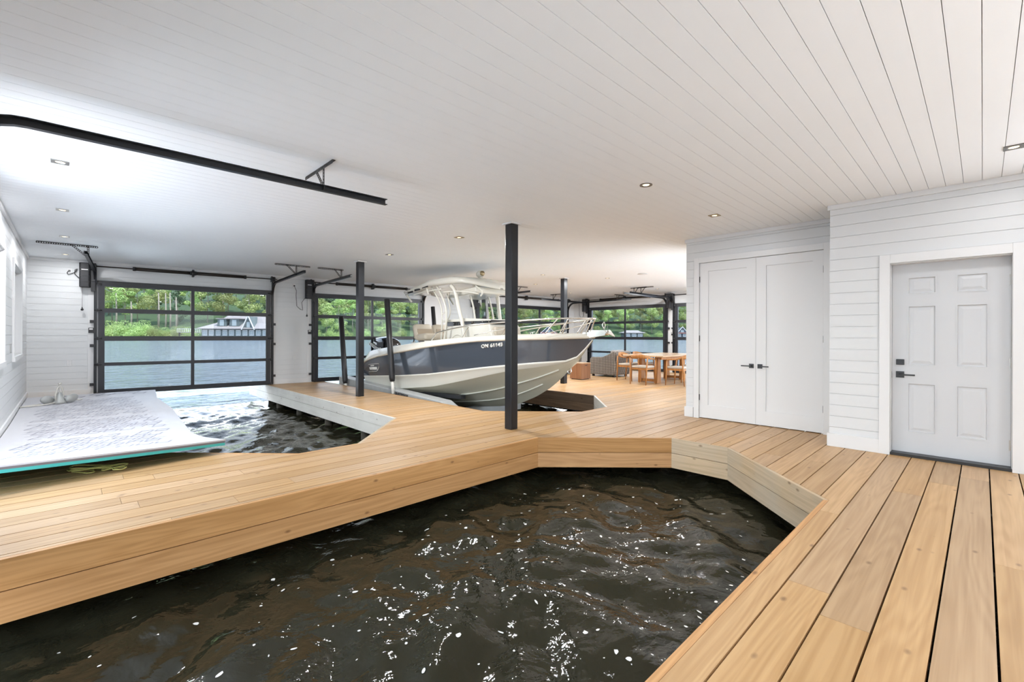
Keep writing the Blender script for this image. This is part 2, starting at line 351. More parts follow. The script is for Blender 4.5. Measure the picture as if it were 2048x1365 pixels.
# fascia boards lining each slip
def fascia(name, P, closed_range, mats, label):
    mb = MB(); Q = offset_poly(P, .034); rg = random.Random(name); n = len(P)
    for i in closed_range:
        j = (i+1) % n
        for row, (z1, z0) in enumerate(((-.0005, -.178), (-.184, -.363))):
            a, b, c, d = P[i], P[j], Q[j], Q[i]
            o = .004 if row else 0
            vs = [(a[0], a[1], z0), (b[0], b[1], z0), (c[0], c[1], z0), (d[0], d[1], z0)]; vs += [(x, y, z1) for x, y, _ in vs]
            mb.add(vs, [(3, 2, 1, 0), (4, 5, 6, 7), (0, 1, 5, 4), (1, 2, 6, 5), (2, 3, 7, 6), (3, 0, 4, 7)], mats[1][i], False, (rg.random(), rg.random()*.6, rg.random()))
    o = mb.build(name, [M[q] for q in mats[0]]); tag(o, label, kind='structure')
def aligned(nm, base, ang):   # wood with grain along a direction in plan: rotate the mapping through a copy
    m = M[base].copy(); m.name = nm
    for nd in m.node_tree.nodes:
        if nd.type == 'MAPPING': pass
    nt = m.node_tree; t = [n for n in nt.nodes if n.type == 'TEX_COORD'][0]; vr = nt.nodes.new('ShaderNodeVectorRotate'); vr.rotation_type = 'Z_AXIS'; vr.inputs['Angle'].default_value = -ang
    tgt = [l.to_socket for l in list(t.outputs['Object'].links)]
    for s_ in tgt: nt.links.new(vr.outputs[0], s_)
    nt.links.new(t.outputs['Object'], vr.inputs['Vector']); M[nm] = m
aligned('fasx45', 'fasx', -pi/4); aligned('fasw90', 'fasw', pi/2); aligned('fasw45', 'fasw', pi/4); aligned('fasg90', 'fasg', pi/2); aligned('fasd90', 'fasd', pi/2); aligned('fasg45', 'fasg', pi/4); aligned('fasx90', 'fasx', pi/2)
fascia('trim_1', SL1, [0, 1, 2, 3, 4], (['fasx', 'fasw45', 'fasw90', 'fasx45'], {0: 0, 1: 1, 2: 2, 3: 3, 4: 0}), 'cedar fascia boards lining the nearest boat slip')
fascia('trim_2', SL2, [0, 1, 2, 3, 5], (['fasx', 'fasx45', 'fasw45', 'fasg90', 'fasx90'], {0: 1, 1: 0, 2: 2, 3: 3, 5: 4}), 'weathered grey fascia boards lining the middle boat slip')
fascia('trim_3', SL3, [0, 1, 2, 3, 5], (['fasx', 'fasx45', 'fasg45', 'fasd90', 'fasx90'], {0: 1, 1: 0, 2: 2, 3: 3, 5: 4}), 'brown and grey fascia boards lining the slip under the motorboat')
# dark beams below the decks carry the boards
jo = MB()
for x in [i*1.2+.05 for i in range(13)]:
    for y0, y1 in ((-2.5, .75), (4.0, 4.9), (6.5, 12.6)):
        if y0 == 6.5 and (.5 < x < 3.65 or 4.95 < x < 8.05): continue
        if y0 == -2.5 or x > 5.6 or y0 > 0: 
            if y0 == 4.0 and x < -.4: continue
            jo.box((x-.03, y0, -.22), (x+.03, y1, -.036))
o = jo.build('trim_4', M['pile']); tag(o, 'dark joists under the deck boards', kind='structure')
# ceiling: narrow boards with open joints
ce = MB()
for k in range(int((-2.6-.006)/.1275), int((13.1-.006)/.1275)+1):
    y = .006+k*.1275; ce.box((-.62, y+.0016, CEIL), (15.2 if y > 3.1 else 7.1, y+.1275-.0016, CEIL+.018))
ce.box((-.62, -2.7, CEIL+.02), (7.14, 3.2, CEIL+.06)); ce.box((-.62, 3.2, CEIL+.02), (15.2, 13.3, CEIL+.06))
o = ce.build('ceiling', M['ceil']); tag(o, 'white tongue and groove plank ceiling', kind='structure')
ro = MB(); ro.box((-.8, -2.8, CEIL+.2), (7.3, 1.8, CEIL+.3)); ro.box((-.8, 1.8, CEIL+.2), (16.2, 14.2, CEIL+.3)); o = ro.build('trim_5', M['pile']); tag(o, 'roof deck above the ceiling, eave lengthened to block sun', kind='structure')  # eave reaches past the partition, added to keep sun out of its openings
# walls of horizontal boards with openings; local x to the right seen from inside, y outward
def split(lo, hi, holes):
    out = [(lo, hi)]
    for a, b in holes: out = [s for p, q in out for s in ((p, min(q, a)), (max(p, b), q)) if s[1]-s[0] > .004]
    return out
def wall(name, label, T, x0, x1, ops, pitch=.1285, thick=.13, z0=-.03, top=CEIL, ph=.096, crown=True, base=.13):
    mb = MB(); zs = sorted({z0, top} | {z for o in ops for z in o[2:4] if z0 < z < top})
    for za, zb in zip(zs[:-1], zs[1:]):
        for a, b in split(x0, x1, [(o[0], o[1]) for o in ops if o[2] < zb-.001 and o[3] > za+.001]): mb.box((a, .012, za), (b, thick, zb))
    rows = []; z = ph-pitch
    while z < top: rows.append((max(z+.0016, z0), min(z+pitch-.0016, top))); z += pitch
    for za, zb in rows:
        zz = sorted({za, zb} | {z for o in ops for z in o[2:4] if za < z < zb})
        for p, q in zip(zz[:-1], zz[1:]):
            for a, b in split(x0, x1, [(o[0], o[1]) for o in ops if o[2] < q-.0005 and o[3] > p+.0005]): mb.box((a, 0, p), (b, .012, q))
    o = mb.build(name, M['white'], T=T); tag(o, label, kind='structure')
    return o
def trimbox(name, label, T, boxes, m='trim', bevel=.002):
    mb = MB()
    for a, b in boxes: mb.box(a, b)
    o = mb.build(name, M[m], T=T, bevel=bevel, seg=1); tag(o, label, kind='structure'); return o
FWT = Matrix.Translation((-.58, 12.95, 0)) @ Matrix.Rotation(R(-4.2487), 4, 'Z')
RWT = Matrix.Translation((15.0, 11.79, 0)) @ Matrix.Rotation(-pi/2, 4, 'Z')
LWT = Matrix.Translation((-.58, 0, 0)) @ Matrix.Rotation(pi/2, 4, 'Z')
NWT = Matrix.Translation((6.35, 1.24, 0)) @ Matrix.Rotation(-pi/2, 4, 'Z')
CWT = Matrix.Translation((7.02, 3.27, 0)) @ Matrix.Rotation(-pi/2, 4, 'Z')
D1 = (1.035, 4.275); D2 = (5.34, 8.58); D3 = (10.70, 15.18); D4 = (.83, 4.09); D5 = (4.42, 7.68); D0 = (.72, 4.06)
g = .05; HZ = 2.32
wall('wall_far', 'white shiplap wall at the lake end with three glazed doors', FWT, -.1, 15.75, [(d[0]+g, d[1]-g, -.1, HZ) for d in (D1, D2, D3)], pitch=.125, ph=.112)
wall('wall_right_far', 'white shiplap wall behind the dining table', RWT, -.1, 8.7, [(7.75, 8.6, -.1, 2.6)]+[(d[0]+g, d[1]-g, -.1, HZ) for d in (D4, D5)])  # first opening is added out of view to let daylight in
WINS = [(6.95, 8.43, .93, 2.31), (9.86, 11.38, .93, 2.31)]
wall('wall_left', 'white shiplap wall with tall windows on the left', LWT, -2.6, 12.95, [(-1.5, -.5, -.1, 2.3), (D0[0]+g, D0[1]-g, -.6, HZ), (4.45, 6.6, .02, 2.5)]+[w for w in WINS])  # end opening and the wide middle one added, unseen, for daylight
wall('wall_right_near', 'white shiplap wall around the six-panel door', NWT, 0, 2.0, [(.545, 1.435, -.1, 2.055)], ph=.096)  # stops short of the back wall, an added gap for daylight
wall('wall_closet', 'white shiplap wall around the double closet doors', CWT, 0, 2.03, [(.205, 1.84, -.1, 2.40)], pitch=.13)
BWT = Matrix.Translation((6.35, -2.6, 0)) @ Matrix.Rotation(pi, 4, 'Z')
wall('wall_back', 'white shiplap wall behind the camera', BWT, -.1, 7.0, [(3.2, 5.0, -.1, 2.3)])  # unseen opening sized for the daylight it lets in
mb = MB(); mb.box((6.365, 1.11, -.03), (7.14, 1.24, CEIL)); o = mb.build('wall_return', M['white']); tag(o, 'short white return wall', kind='structure')
mb = MB(); mb.box((7.14, 3.14, -.03), (7.7, 3.265, CEIL)); mb.box((7.7, 3.14, 2.35), (15.1, 3.265, CEIL)); mb.box((11.0, 3.14, -.03), (11.4, 3.265, 2.35)); mb.box((14.7, 3.14, -.03), (15.1, 3.265, 2.35)); o = mb.build('wall_partition', M['white']); tag(o, 'white partition behind the closets', kind='structure')  # wide unseen openings added between the piers to light the middle
mb = MB(); mb.box((7.033, 3.266, -.03), (7.1, 3.272, CEIL)); o = mb.build('wall_corner', M['white']); tag(o, 'white corner post at the closet wall', kind='structure')
# baseboards and crown strips
trimbox('baseboard_right', 'white baseboard left of the six-panel door', NWT, [((-.02, -.02, 0), (.47, 0, .15)), ((1.52, -.02, 0), (2.0, 0, .15))])
trimbox('baseboard_closet', 'white baseboard beside the closet doors', CWT, [((-.02, -.02, 0), (.12, 0, .155))])
trimbox('baseboard_far', 'white baseboards between the glazed doors', FWT, [((0, -.018, 0), (D1[0]-.12, 0, .13)), ((D1[1]+.1, -.018, 0), (D2[0]-.12, 0, .13)), ((D2[1]+.1, -.018, 0), (D3[0]-.12, 0, .13))])
trimbox('baseboard_left', 'white baseboard along the left wall', LWT, [((4.1, -.02, 0), (12.92, 0, .14))])
trimbox('baseboard_right_far', 'white baseboard behind the dining area', RWT, [((0, -.018, 0), (D4[0]-.1, 0, .13)), ((D4[1]+.08, -.018, 0), (D5[0]-.08, 0, .13))])
trimbox('trim_6', 'white crown strip above the six-panel door', NWT, [((-.02, -.022, CEIL-.055), (2.0, 0, CEIL))])
trimbox('trim_7', 'white crown strip above the closet doors', CWT, [((-.02, -.022, CEIL-.055), (2.05, 0, CEIL))])
trimbox('trim_8', 'white crown strip along the lake wall', FWT, [((.0, -.03, CEIL-.06), (15.6, 0, CEIL))])
trimbox('trim_9', 'white crown strip along the left wall', LWT, [((.35, -.03, CEIL-.05), (12.9, 0, CEIL))])
trimbox('trim_10', 'white crown strip over the dining area', RWT, [((0.03, -.03, CEIL-.06), (8.6, 0, CEIL))])
# casings
trimbox('trim_11', 'flat white casing around the six-panel door', NWT, [((.455, -.022, 0), (.545, 0, 2.15)), ((1.435, -.022, 0), (1.525, 0, 2.15)), ((.545, -.0215, 2.055), (1.435, 0, 2.15)), ((.5455, .001, 0), (.549, .129, 2.045)), ((1.431, .001, 0), (1.4345, .129, 2.045)), ((.546, .001, 2.045), (1.434, .129, 2.0545))])
trimbox('trim_12', 'flat white casing around the closet doors', CWT, [((.13, -.022, 0), (.21, 0, 2.48)), ((1.835, -.022, 0), (1.93, 0, 2.48)), ((.21, -.0215, 2.395), (1.835, 0, 2.48)), ((.2055, .001, 0), (.209, .1, 2.394)), ((1.836, .001, 0), (1.8395, .1, 2.394))])
bx = []
for d in (D1, D2, D3): bx += [((d[0]-.16, -.012, 0), (d[0]+.03, 0, 2.36)), ((d[1]-.03, -.012, 0), (d[1]+.12, 0, 2.36))]
trimbox('trim_13', 'flat white jamb boards beside the lake doors', FWT, bx)
# six-panel door
def panel_door(root, w, h, panels, T, m, thick=.04, inset=.012):
    """slab with recessed moulded panels: x right, y outward, z up; front at y=0"""
    xs = sorted({0, w} | {v for p in panels for v in (p[0], p[1])}); zs = sorted({0, h} | {v for p in panels for v in (p[2], p[3])})
    mb = MB(); mb.box((0, inset+.004, 0), (w, thick, h))
    for i in range(len(xs)-1):
        for j in range(len(zs)-1):
            cx, cz = (xs[i]+xs[i+1])/2, (zs[j]+zs[j+1])/2
            if not any(p[0] < cx < p[1] and p[2] < cz < p[3] for p in panels): mb.box((xs[i], 0, zs[j]), (xs[i+1], inset+.006, zs[j+1]))
    slab = mb.build('door_slab', M[m], root, T=T)
    return slab
d2 = thing('door_2', 'white six-panel door with black lever and keypad lock', None, mw=NWT @ Matrix.Translation((.551, .115, .03)), kind='structure')
W2, H2 = .878, 2.015
pn = [(.125, .355, 1.69, 1.875), (.50, .73, 1.69, 1.875), (.125, .355, .93, 1.57), (.50, .73, .93, 1.57), (.125, .355, .215, .745), (.50, .73, .215, .745)]
sl = panel_door(d2, W2, H2, pn, Matrix.Identity(4), 'doorp')
for p in pn:   # raised and fielded panels
    mb = MB(); a, b, c, d = p; fr = lambda i, y: [(a+i, y, c+i), (b-i, y, c+i), (b-i, y, d-i), (a+i, y, d-i)]
    mb.loft([fr(0, -.004), fr(.010, -.004), fr(.016, .011), fr(.026, .011), fr(.052, .0035)], sm=False); mb.add(fr(.052, .0035), [(0, 1, 2, 3)])
    mb.build('raised_panel', M['doorp'], d2)
def lever(root, x, z, dirn, size=.062):
    mb = MB(); mb.box((x-size/2, -.010, z-size/2), (x+size/2, 0, z+size/2)); pl = mb.build('lever_plate', M['black'], root, bevel=.002)
    mb = MB(); mb.cyl((x, -.01, z), (x, -.05, z), .010); mb.bar((x-dirn*.012, -.055, z), (x+dirn*.125, -.055, z), .014, .016); mb.build('lever', M['black'], root, bevel=.003)
lever(d2, .067, .83, 1, .068)
mb = MB(); mb.box((.035, -.018, .935), (.102, 0, .995)); kp = mb.build('keypad_lock', M['black'], d2, bevel=.003)
mb = MB(); [mb.box((.052+i*.012, -.0195, .95+j*.012), (.060+i*.012, -.018, .957+j*.012)) for i in range(3) for j in range(3)]; mb.build('keypad_button', M['alu'], kp)
mb = MB(); mb.box((-.006, -.012, .79), (-.001, .01, .86)); mb.build('strike_plate', M['black'], d2)
for z in (.20, .99, 1.79):
    mb = MB(); mb.cyl((W2+.006, -.012, z-.05), (W2+.006, -.012, z+.05), .007, 10); mb.box((W2-.012, -.006, z-.05), (W2+.02, -.001, z+.05)); mb.build('hinge', M['nickel'], d2)
trimbox('trim_14', 'dark threshold under the six-panel door, with an added light-blocking panel behind it', NWT, [((.545, .0, 0), (1.436, .16, .028)), ((.5, .162, 0), (1.48, .18, 2.1))], 'black')  # second box is an added panel that stops light leaking round the door
trimbox('trim_15', 'added black panel blocking light behind the double doors', CWT, [((.15, .105, 0), (1.9, .12, 2.45))], 'black')  # unseen sheet added to keep the door gaps dark
# closet double doors
for i, (x0, w) in enumerate(((.212, .806), (1.021, .812))):
    d = thing('door_%d' % (6+i), ['left', 'right'][i]+' leaf of the white closet doors with one recessed panel', None, mw=CWT @ Matrix.Translation((x0, .004, .012)), kind='structure')
    p = (.13, w-.125, .20, 2.25) if i == 0 else (.13, w-.125, .20, 2.25)
    panel_door(d, w, 2.38, [p], Matrix.Identity(4), 'trim', inset=.01)
    lever(d, (w-.055) if i == 0 else .055, .83, -1 if i == 0 else 1)
    hx = -.002 if i == 0 else w+.002
    for z in (.31, 1.22, 2.13):
        mb = MB(); mb.cyl((hx, -.008, z-.045), (hx, -.008, z+.045), .006, 10); mb.box((hx-.008, -.004, z-.045), (hx+.008, .004, z+.045)); mb.build('hinge', M['black'], d)
# left windows
for i, (a, b, c, d) in enumerate(WINS):
    w = thing('window_%d' % (i+1), ['white-framed window nearer the camera on the left wall', 'white-framed window nearer the corner on the left wall'][i], None, mw=LWT, kind='structure')
    mb = MB()
    for A, B in (((a-.07, -.022, c), (a, 0, d+.07)), ((b, -.022, c), (b+.07, 0, d+.07)), ((a, -.0215, d), (b, 0, d+.07)), ((a-.07, -.03, c-.07), (b+.07, 0, c))): mb.box(A, B)
    for A, B in (((a+.001, .001, c+.012), (a+.012, .129, d-.012)), ((b-.012, .001, c+.012), (b-.001, .129, d-.012)), ((a+.001, .001, c+.001), (b-.001, .129, c+.012)), ((a+.001, .001, d-.012), (b-.001, .129, d-.001))): mb.box(A, B)
    mb.build('window_casing', M['trim'], w)
    mb = MB()
    for A, B in (((a+.013, .07, c+.013), (a+.07, .11, d-.013)), ((b-.07, .07, c+.013), (b-.013, .11, d-.013)), ((a+.07, .071, c+.013), (b-.07, .11, c+.07)), ((a+.07, .071, d-.07), (b-.07, .11, d-.013)), ((a+.07, .075, (c+d)/2-.02), (b-.07, .105, (c+d)/2+.02))): mb.box(A, B)
    mb.build('sash', M['trim'], w)
    mb = MB(); mb.box((a+.06, .088, c+.06), (b-.06, .092, d-.06)); mb.build('pane', M['glass'], w)
# ---------------------------------------------------------------- glazed overhead doors
def overhead(n, T, d, cols, label):
    x0, x1 = d; r = thing('door_%s' % n, label, None, mw=T @ Matrix.Translation((0, -.035, 0)), kind='structure')
    fr = MB(); y0, y1 = -.022, .022
    sw = .10
    fr.box((x0, y0, 0.005), (x0+sw, y1, 2.365)); fr.box((x1-sw, y0, .005), (x1, y1, 2.365))
    rails = [(.005, .105), (.60, .67), (1.125, 1.225), (1.72, 1.81), (2.265, 2.365)]
    ms = [x0+sw+(x1-x0-2*sw)*(i+1)/cols for i in range(cols-1)]
    for a, b in rails: fr.box((x0+sw, y0, a), (x1-sw, y1, b))
    for m_ in ms:
        for (_, a), (b, _) in zip(rails[:-1], rails[1:]): fr.box((m_-.032, y0+.002, a), (m_+.032, y1-.002, b))
    fr.build('door_frame', M['alu'], r)
    hd = MB(); hd.box((x0-.02, -.03, 2.345), (x1+.02, .034, 2.385)); hd.box((x0+.02, -.045, -.0), (x1-.02, -.02, .03)); hd.build('weather_seal', M['black'], r)
    xs = [x0+sw]+ms+[x1-sw]
    for i in range(cols):
        for (_, a), (b, _) in zip(rails[:-1], rails[1:]):
            mb = MB(); l = xs[i]+(.032 if i else 0); q = xs[i+1]-(.032 if i < cols-1 else 0)
            mb.box((l, -.004, a), (q, .004, b)); mb.build('pane', M['glass' if n == 9 else 'tglass'], r)
    for z in (.02, .635, 1.175, 1.765, 2.31):
        for x in (x0, x1): mb = MB(); mb.box((x-.02, -.05, z-.03), (x+.05 if x == x0 else x+.02, -.022, z+.03)); mb.cyl((x-.06, -.045, z), (x+.06, -.045, z), .012, 8); mb.build('roller', M['black'], r)
    return r
overhead(1, FWT, D1, 2, 'black framed glazed door over the lake, farthest left'); overhead(3, FWT, D2, 2, 'black framed glazed door behind the outboard motor')
overhead(4, FWT, D3, 3, 'wide black framed glazed door behind the boat bow rail'); overhead(5, RWT, D4, 2, 'black framed glazed door behind the dining table')
overhead(8, RWT, D5, 2, 'black framed glazed door partly hidden by the closet wall'); overhead(9, LWT, D0, 2, 'black framed glazed door on the left wall beside the nearest slip')
def bracket(root, x, y, z, w=(-.12, .42), strut=True):
    """perforated angle on the ceiling with two struts down to a track at x, y, z"""
    mb = MB(); top = CEIL-.002
    def strap(p, q, wd=.03, hole=.028):
        p, q = Vector(p), Vector(q); n = max(2, int((q-p).length/hole)); dd = (q-p)/n
        side = dd.cross(Vector((0, 1, 0)));
        if side.length < 1e-6: side = Vector((0, 0, 1))
        side.normalize()
        for s_ in (-1, 1): mb.bar(p+side*s_*wd*.38, q+side*s_*wd*.38, .004, wd*.26, up=side)
        for i in range(n+1): mb.bar(p+dd*i-dd*.22, p+dd*i+dd*.22, .004, wd*.6, up=side)
    mb.box((x+w[0], y-.028, top-.004), (x+w[1], y, top)); strap((x+w[0], y, top-.016), (x+w[1], y, top-.016))
    if strut: strap((x, y-.004, top-.01), (x, y-.004, z)); strap((x+(w[1]-w[0])*(.28 if w[1] > -w[0] else -.28), y-.008, top-.01), (x, y-.008, z+.01))
    return mb.build('ceiling_bracket', M['perf'], root)
def track(T, x, side, label, grp, ztop=2.57, ln=2.83, br=(-.12, .42)):
    """side -1: left track, +1: right; C channel up the jamb, round the bend, along under the ceiling"""
    r = thing('door_track', label, 'door track', mw=T, group=grp)
    xx = x+side*.045; path = [(xx, -.055, .02), (xx, -.055, ztop-.34)]
    for a in range(1, 10): t = a/9*pi/2; path.append((xx, -.055-.34*(1-cos(t)), ztop-.34+.34*sin(t)))
    path.append((xx, -ln, ztop+.01))
    rings = []
    P = [Vector(p) for p in path]; hw, hh = .022, .028
    for i, p in enumerate(P):
        d = (P[min(i+1, len(P)-1)]-P[max(i-1, 0)]).normalized(); nrm = Vector((1, 0, 0)).cross(d).normalized(); s = Vector((1, 0, 0))*side
        prof = [(-hw, -hh), (hw, -hh), (hw, hh), (-hw, hh), (-hw, hh-.006), (hw-.004, hh-.006), (hw-.004, -hh+.006), (-hw, -hh+.006)]
        rings.append([p+s*a+nrm*b for a, b in prof])
    MB().loft(rings, sm=False, cap=True).build('track_channel', M['steel'], r)
    for z in (.22, 1.03, 1.53):
        mb = MB(); mb.box((xx+side*.01, -.06, z-.025), (xx+side*.075, -.02, z+.025)); mb.box((xx+side*.03, -.02, z-.03), (xx+side*.085, -.012, z+.03)); mb.build('jamb_bracket', M['black'], r)
    mb = MB(); mb.box((xx-.02 if side < 0 else xx-.01, -.05, ztop-.36), (xx+.02, -.012, ztop+.15)); mb.build('flag_bracket', M['steel'], r)
    bracket(r, xx, -ln+.62, ztop, br)
    return r
def torsion(T, d, label, grp, lo=.64, hi=2.6):
    x0, x1 = d; c = (x0+x1)/2; z = 2.672; y = -.115; r = thing('torsion_spring', label, 'spring', mw=T, group=grp)
    MB().cyl((x0-.16, y, z), (x1+.14, y, z), .0135).build('shaft', M['spring'], r)
    for s in (-1, 1):
        a, b = c+s*.03, c+s*((x1-x0)/2-.6); pts = []
        MB().cyl((a, y, z), (b, y, z), .036, 14).build('coil', M['spring'], r)
        MB().cyl((b, y, z), (b+s*.05, y, z), .045, 12).build('cone', M['black'], r); MB().cyl((a, y, z), (a+s*.03, y, z), .046, 12).build('cone', M['black'], r)
    mb = MB(); mb.box((c-.02, y-.02, z-.08), (c+.02, .0-.001, z+.08)); mb.cyl((c-.03, y, z), (c+.03, y, z), .055, 12); mb.build('centre_bracket', M['black'], r)
    for x in (x0-.06, x1+.06):
        mb = MB(); mb.cyl((x-.03, y, z), (x+.03, y, z), .06, 16); mb.cyl((x-.036, y, z), (x-.03, y, z), .07, 16); mb.box((x-.05, y-.05, z-.07), (x-.044, -.001, z+.07)); mb.build('cable_drum', M['black'], r)
    return r
def opener(T, x, label, cord=None, knob=1.77):
    """tall black side-mount operator at x, hanging below the shaft"""
    r = thing('door_opener', label, 'door opener', mw=T @ Matrix.Translation((x, -.012, 0)), group=None)
    mb = MB(); prof = [(-.085, -.02), (.085, -.02), (.085, -.13), (.06, -.165), (-.06, -.165), (-.085, -.13)]
    mb.prism(prof, .50, T=Matrix.Translation((0, 0, 2.225))); mb.build('opener_case', M['blackrough'], r, bevel=.012)
    for z in (2.33, 2.45, 2.56, 2.60): mb = MB(); mb.box((-.075, -.172, z), (.075, -.16, z+.008)); mb.build('vent_ridge', M['black'], r)
    mb = MB(); mb.box((-.05, -.170, 2.575), (.05, -.165, 2.59)); mb.build('badge', M['letts'], r)
    mb = MB(); mb.box((.09, -.12, 2.15), (.155, 0, 2.66)); mb.cyl((.122, -.13, 2.62), (.122, -.05, 2.62), .05, 12); mb.box((.10, -.135, 2.35), (.145, -.12, 2.37)); mb.build('mounting_rail', M['black'], r)
    mb = MB(); mb.cyl((-.04, -.08, 2.23), (-.042, -.07, knob+.03), .0025, 6); mb.build('pull_cord', M['black'], r)
    mb = MB(); mb.sphere((-.042, -.07, knob), .024); mb.cyl((-.042, -.07, knob+.01), (-.042, -.07, knob+.05), .010, 8); mb.build('pull_knob', M['black'], r)
    if cord: MB().tube(cord, .006, 6).build('power_cord', M['black'], r)
    return r
TG = 'tracks of the glazed doors'
track(FWT, D1[0], -1, 'black door track left of the farthest-left glazed door', None, br=(-.62, .12))
track(FWT, D1[1], 1, 'black door track right of the farthest-left glazed door, over the white pier', None, br=(-.42, .28))
track(FWT, D2[0], -1, 'black door track left of the glazed door behind the motor', None, br=(-.52, .04))
track(FWT, D2[1], 1, 'black door track right of the glazed door behind the motor', None)
track(FWT, D3[0], -1, 'black door track ending just right of the tall near post, behind the boat top', None)
track(FWT, D3[1], 1, 'long black door track bending above the far post', None, ln=3.1)
track(RWT, D4[0], -1, 'black door track left of the glazed door behind the dining table', None)
track(RWT, D4[1], 1, 'black door track right of the glazed door behind the dining table', None)
track(RWT, D5[0], -1, 'black door track between the two glazed doors behind the dining area', None)
track(LWT, D0[1], 1, 'long near black track hanging below the ceiling at upper left', None, br=(-.2, .42))
torsion(FWT, D1, 'black torsion spring bar above the farthest-left glazed door', None); torsion(FWT, D2, 'black torsion spring bar above the glazed door behind the motor', None)
torsion(FWT, D3, 'black torsion spring bar above the wide glazed door behind the bow rail', None); torsion(RWT, D4, 'black torsion spring bar above the glazed door behind the dining table', None)
torsion(RWT, D5, 'black torsion spring bar cut off by the closet wall', None)
opener(FWT, .835, 'tall black door opener left of the farthest-left glazed door', [(-.08, -.05, 2.4), (-.13, -.05, 2.46), (-.16, -.03, 2.50), (-.15, -.03, 2.58), (-.12, -.03, 2.6), (-.14, -.03, 2.53), (-.2, -.02, 2.50), (-.25, -.02, 2.47), (-.27, -.02, 2.5), (-.25, -.01, 2.55)])
opener(FWT, 5.185, 'tall black door opener on the white pier with a looped cord', [(-.08, -.05, 2.25), (-.16, -.03, 2.12), (-.14, -.02, 1.98), (-.13, -.02, 1.92), (-.2, -.02, 1.94), (-.28, -.02, 2.02), (-.30, -.02, 2.3), (-.29, -.02, 2.42), (-.34, -.01, 2.55)])
opener(FWT, 10.53, 'black door opener seen behind the boat windshield')
opener(RWT, .62, 'black door opener in the far corner left of the dining doors', [(-.08, -.05, 2.25), (-.1, -.03, 2.05), (-.2, -.02, 1.98), (-.3, -.02, 2.1), (-.32, -.02, 2.72)])
opener(RWT, 4.235, 'black door opener between the two glazed doors of the dining area')
for T, x, z, l in ((FWT, .60, .68, 'pale outlet low on the wall left of the farthest-left glazed door'), (FWT, 4.87, .69, 'pale outlet low on the white pier')):
    t = thing('wall_outlet', l, 'outlet', mw=T @ Matrix.Translation((x, 0, z)))
    mb = MB(); mb.box((-.036, -.006, -.058), (.036, 0, .058)); mb.build('cover_plate', M['trim'], t, bevel=.002); mb = MB(); [mb.box((-.016, -.009, zz-.014), (.016, -.005, zz+.014)) for zz in (-.026, .026)]; mb.build('socket', M['white'], t)
for T, x, z, l in ((FWT, .60, 2.55, 'socket high on the wall beside the leftmost opener'), (FWT, 4.845, 2.55, 'socket high on the white pier')):
    t = thing('wall_socket', l, 'outlet', mw=T @ Matrix.Translation((x, 0, z))); mb = MB(); mb.box((-.034, -.006, -.05), (.034, 0, .05)); mb.build('cover_plate', M['trim'], t); mb = MB(); mb.box((-.016, -.03, -.016), (.016, -.006, .016)); mb.build('plug', M['black'], t)
for T, x, z, l in ((FWT, .925, 1.345, 'small black control box left of the farthest-left glazed door'), (FWT, 5.23, 1.34, 'small black control box on the right edge of the white pier'), (RWT, 4.32, 1.34, 'small control box between the dining area doors')):
    t = thing('door_control', l, 'wall control', mw=T @ Matrix.Translation((x, 0, z))); mb = MB(); mb.box((-.042, -.03, -.055), (.042, 0, .055)); mb.build('control_case', M['black'], t, bevel=.004); mb = MB(); mb.box((-.028, -.032, .012), (.028, -.03, .042)); mb.build('button', M['letts'], t)
t = thing('light_switch', 'grey slim switch plate between the left windows', 'switch', mw=LWT @ Matrix.Translation((9.44, 0, 1.06))); mb = MB(); mb.box((-.06, -.008, -.06), (.06, 0, .06)); mb.build('cover_plate', M['nickel'], t)
sk = MB()  # skirts added to shut out light from under the deck
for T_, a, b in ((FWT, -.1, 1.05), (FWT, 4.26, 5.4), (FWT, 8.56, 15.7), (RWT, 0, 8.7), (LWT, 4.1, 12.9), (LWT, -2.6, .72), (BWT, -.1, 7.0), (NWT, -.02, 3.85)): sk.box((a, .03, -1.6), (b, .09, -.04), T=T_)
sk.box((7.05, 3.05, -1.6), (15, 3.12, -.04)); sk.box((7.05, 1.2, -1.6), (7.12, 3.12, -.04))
o = sk.build('trim_16', M['pile']); tag(o, 'added dark skirting blocking light below the deck around the slips', kind='structure')
# posts
def post(x, y, label, sz=.125):
    t = thing('steel_post', label, 'post', (x, y, 0)); h = sz/2
    mb = MB(); mb.box((-h, -h, 0), (h, h, CEIL-.012)); mb.build('post_shaft', M['steel'], t, bevel=.006)
    mb = MB(); mb.box((-h-.03, -h-.03, CEIL-.014), (h+.03, h+.03, CEIL)); mb.build('cap_plate', M['trim'], t)
    return t
post(4.32, 4.46, 'tall black square post nearest the camera, in front of the boat')
post(4.33, 8.97, 'black square post beside the boat stern'); post(9.42, 7.73, 'black square post beyond the boat bow near the wooden cube', .13)
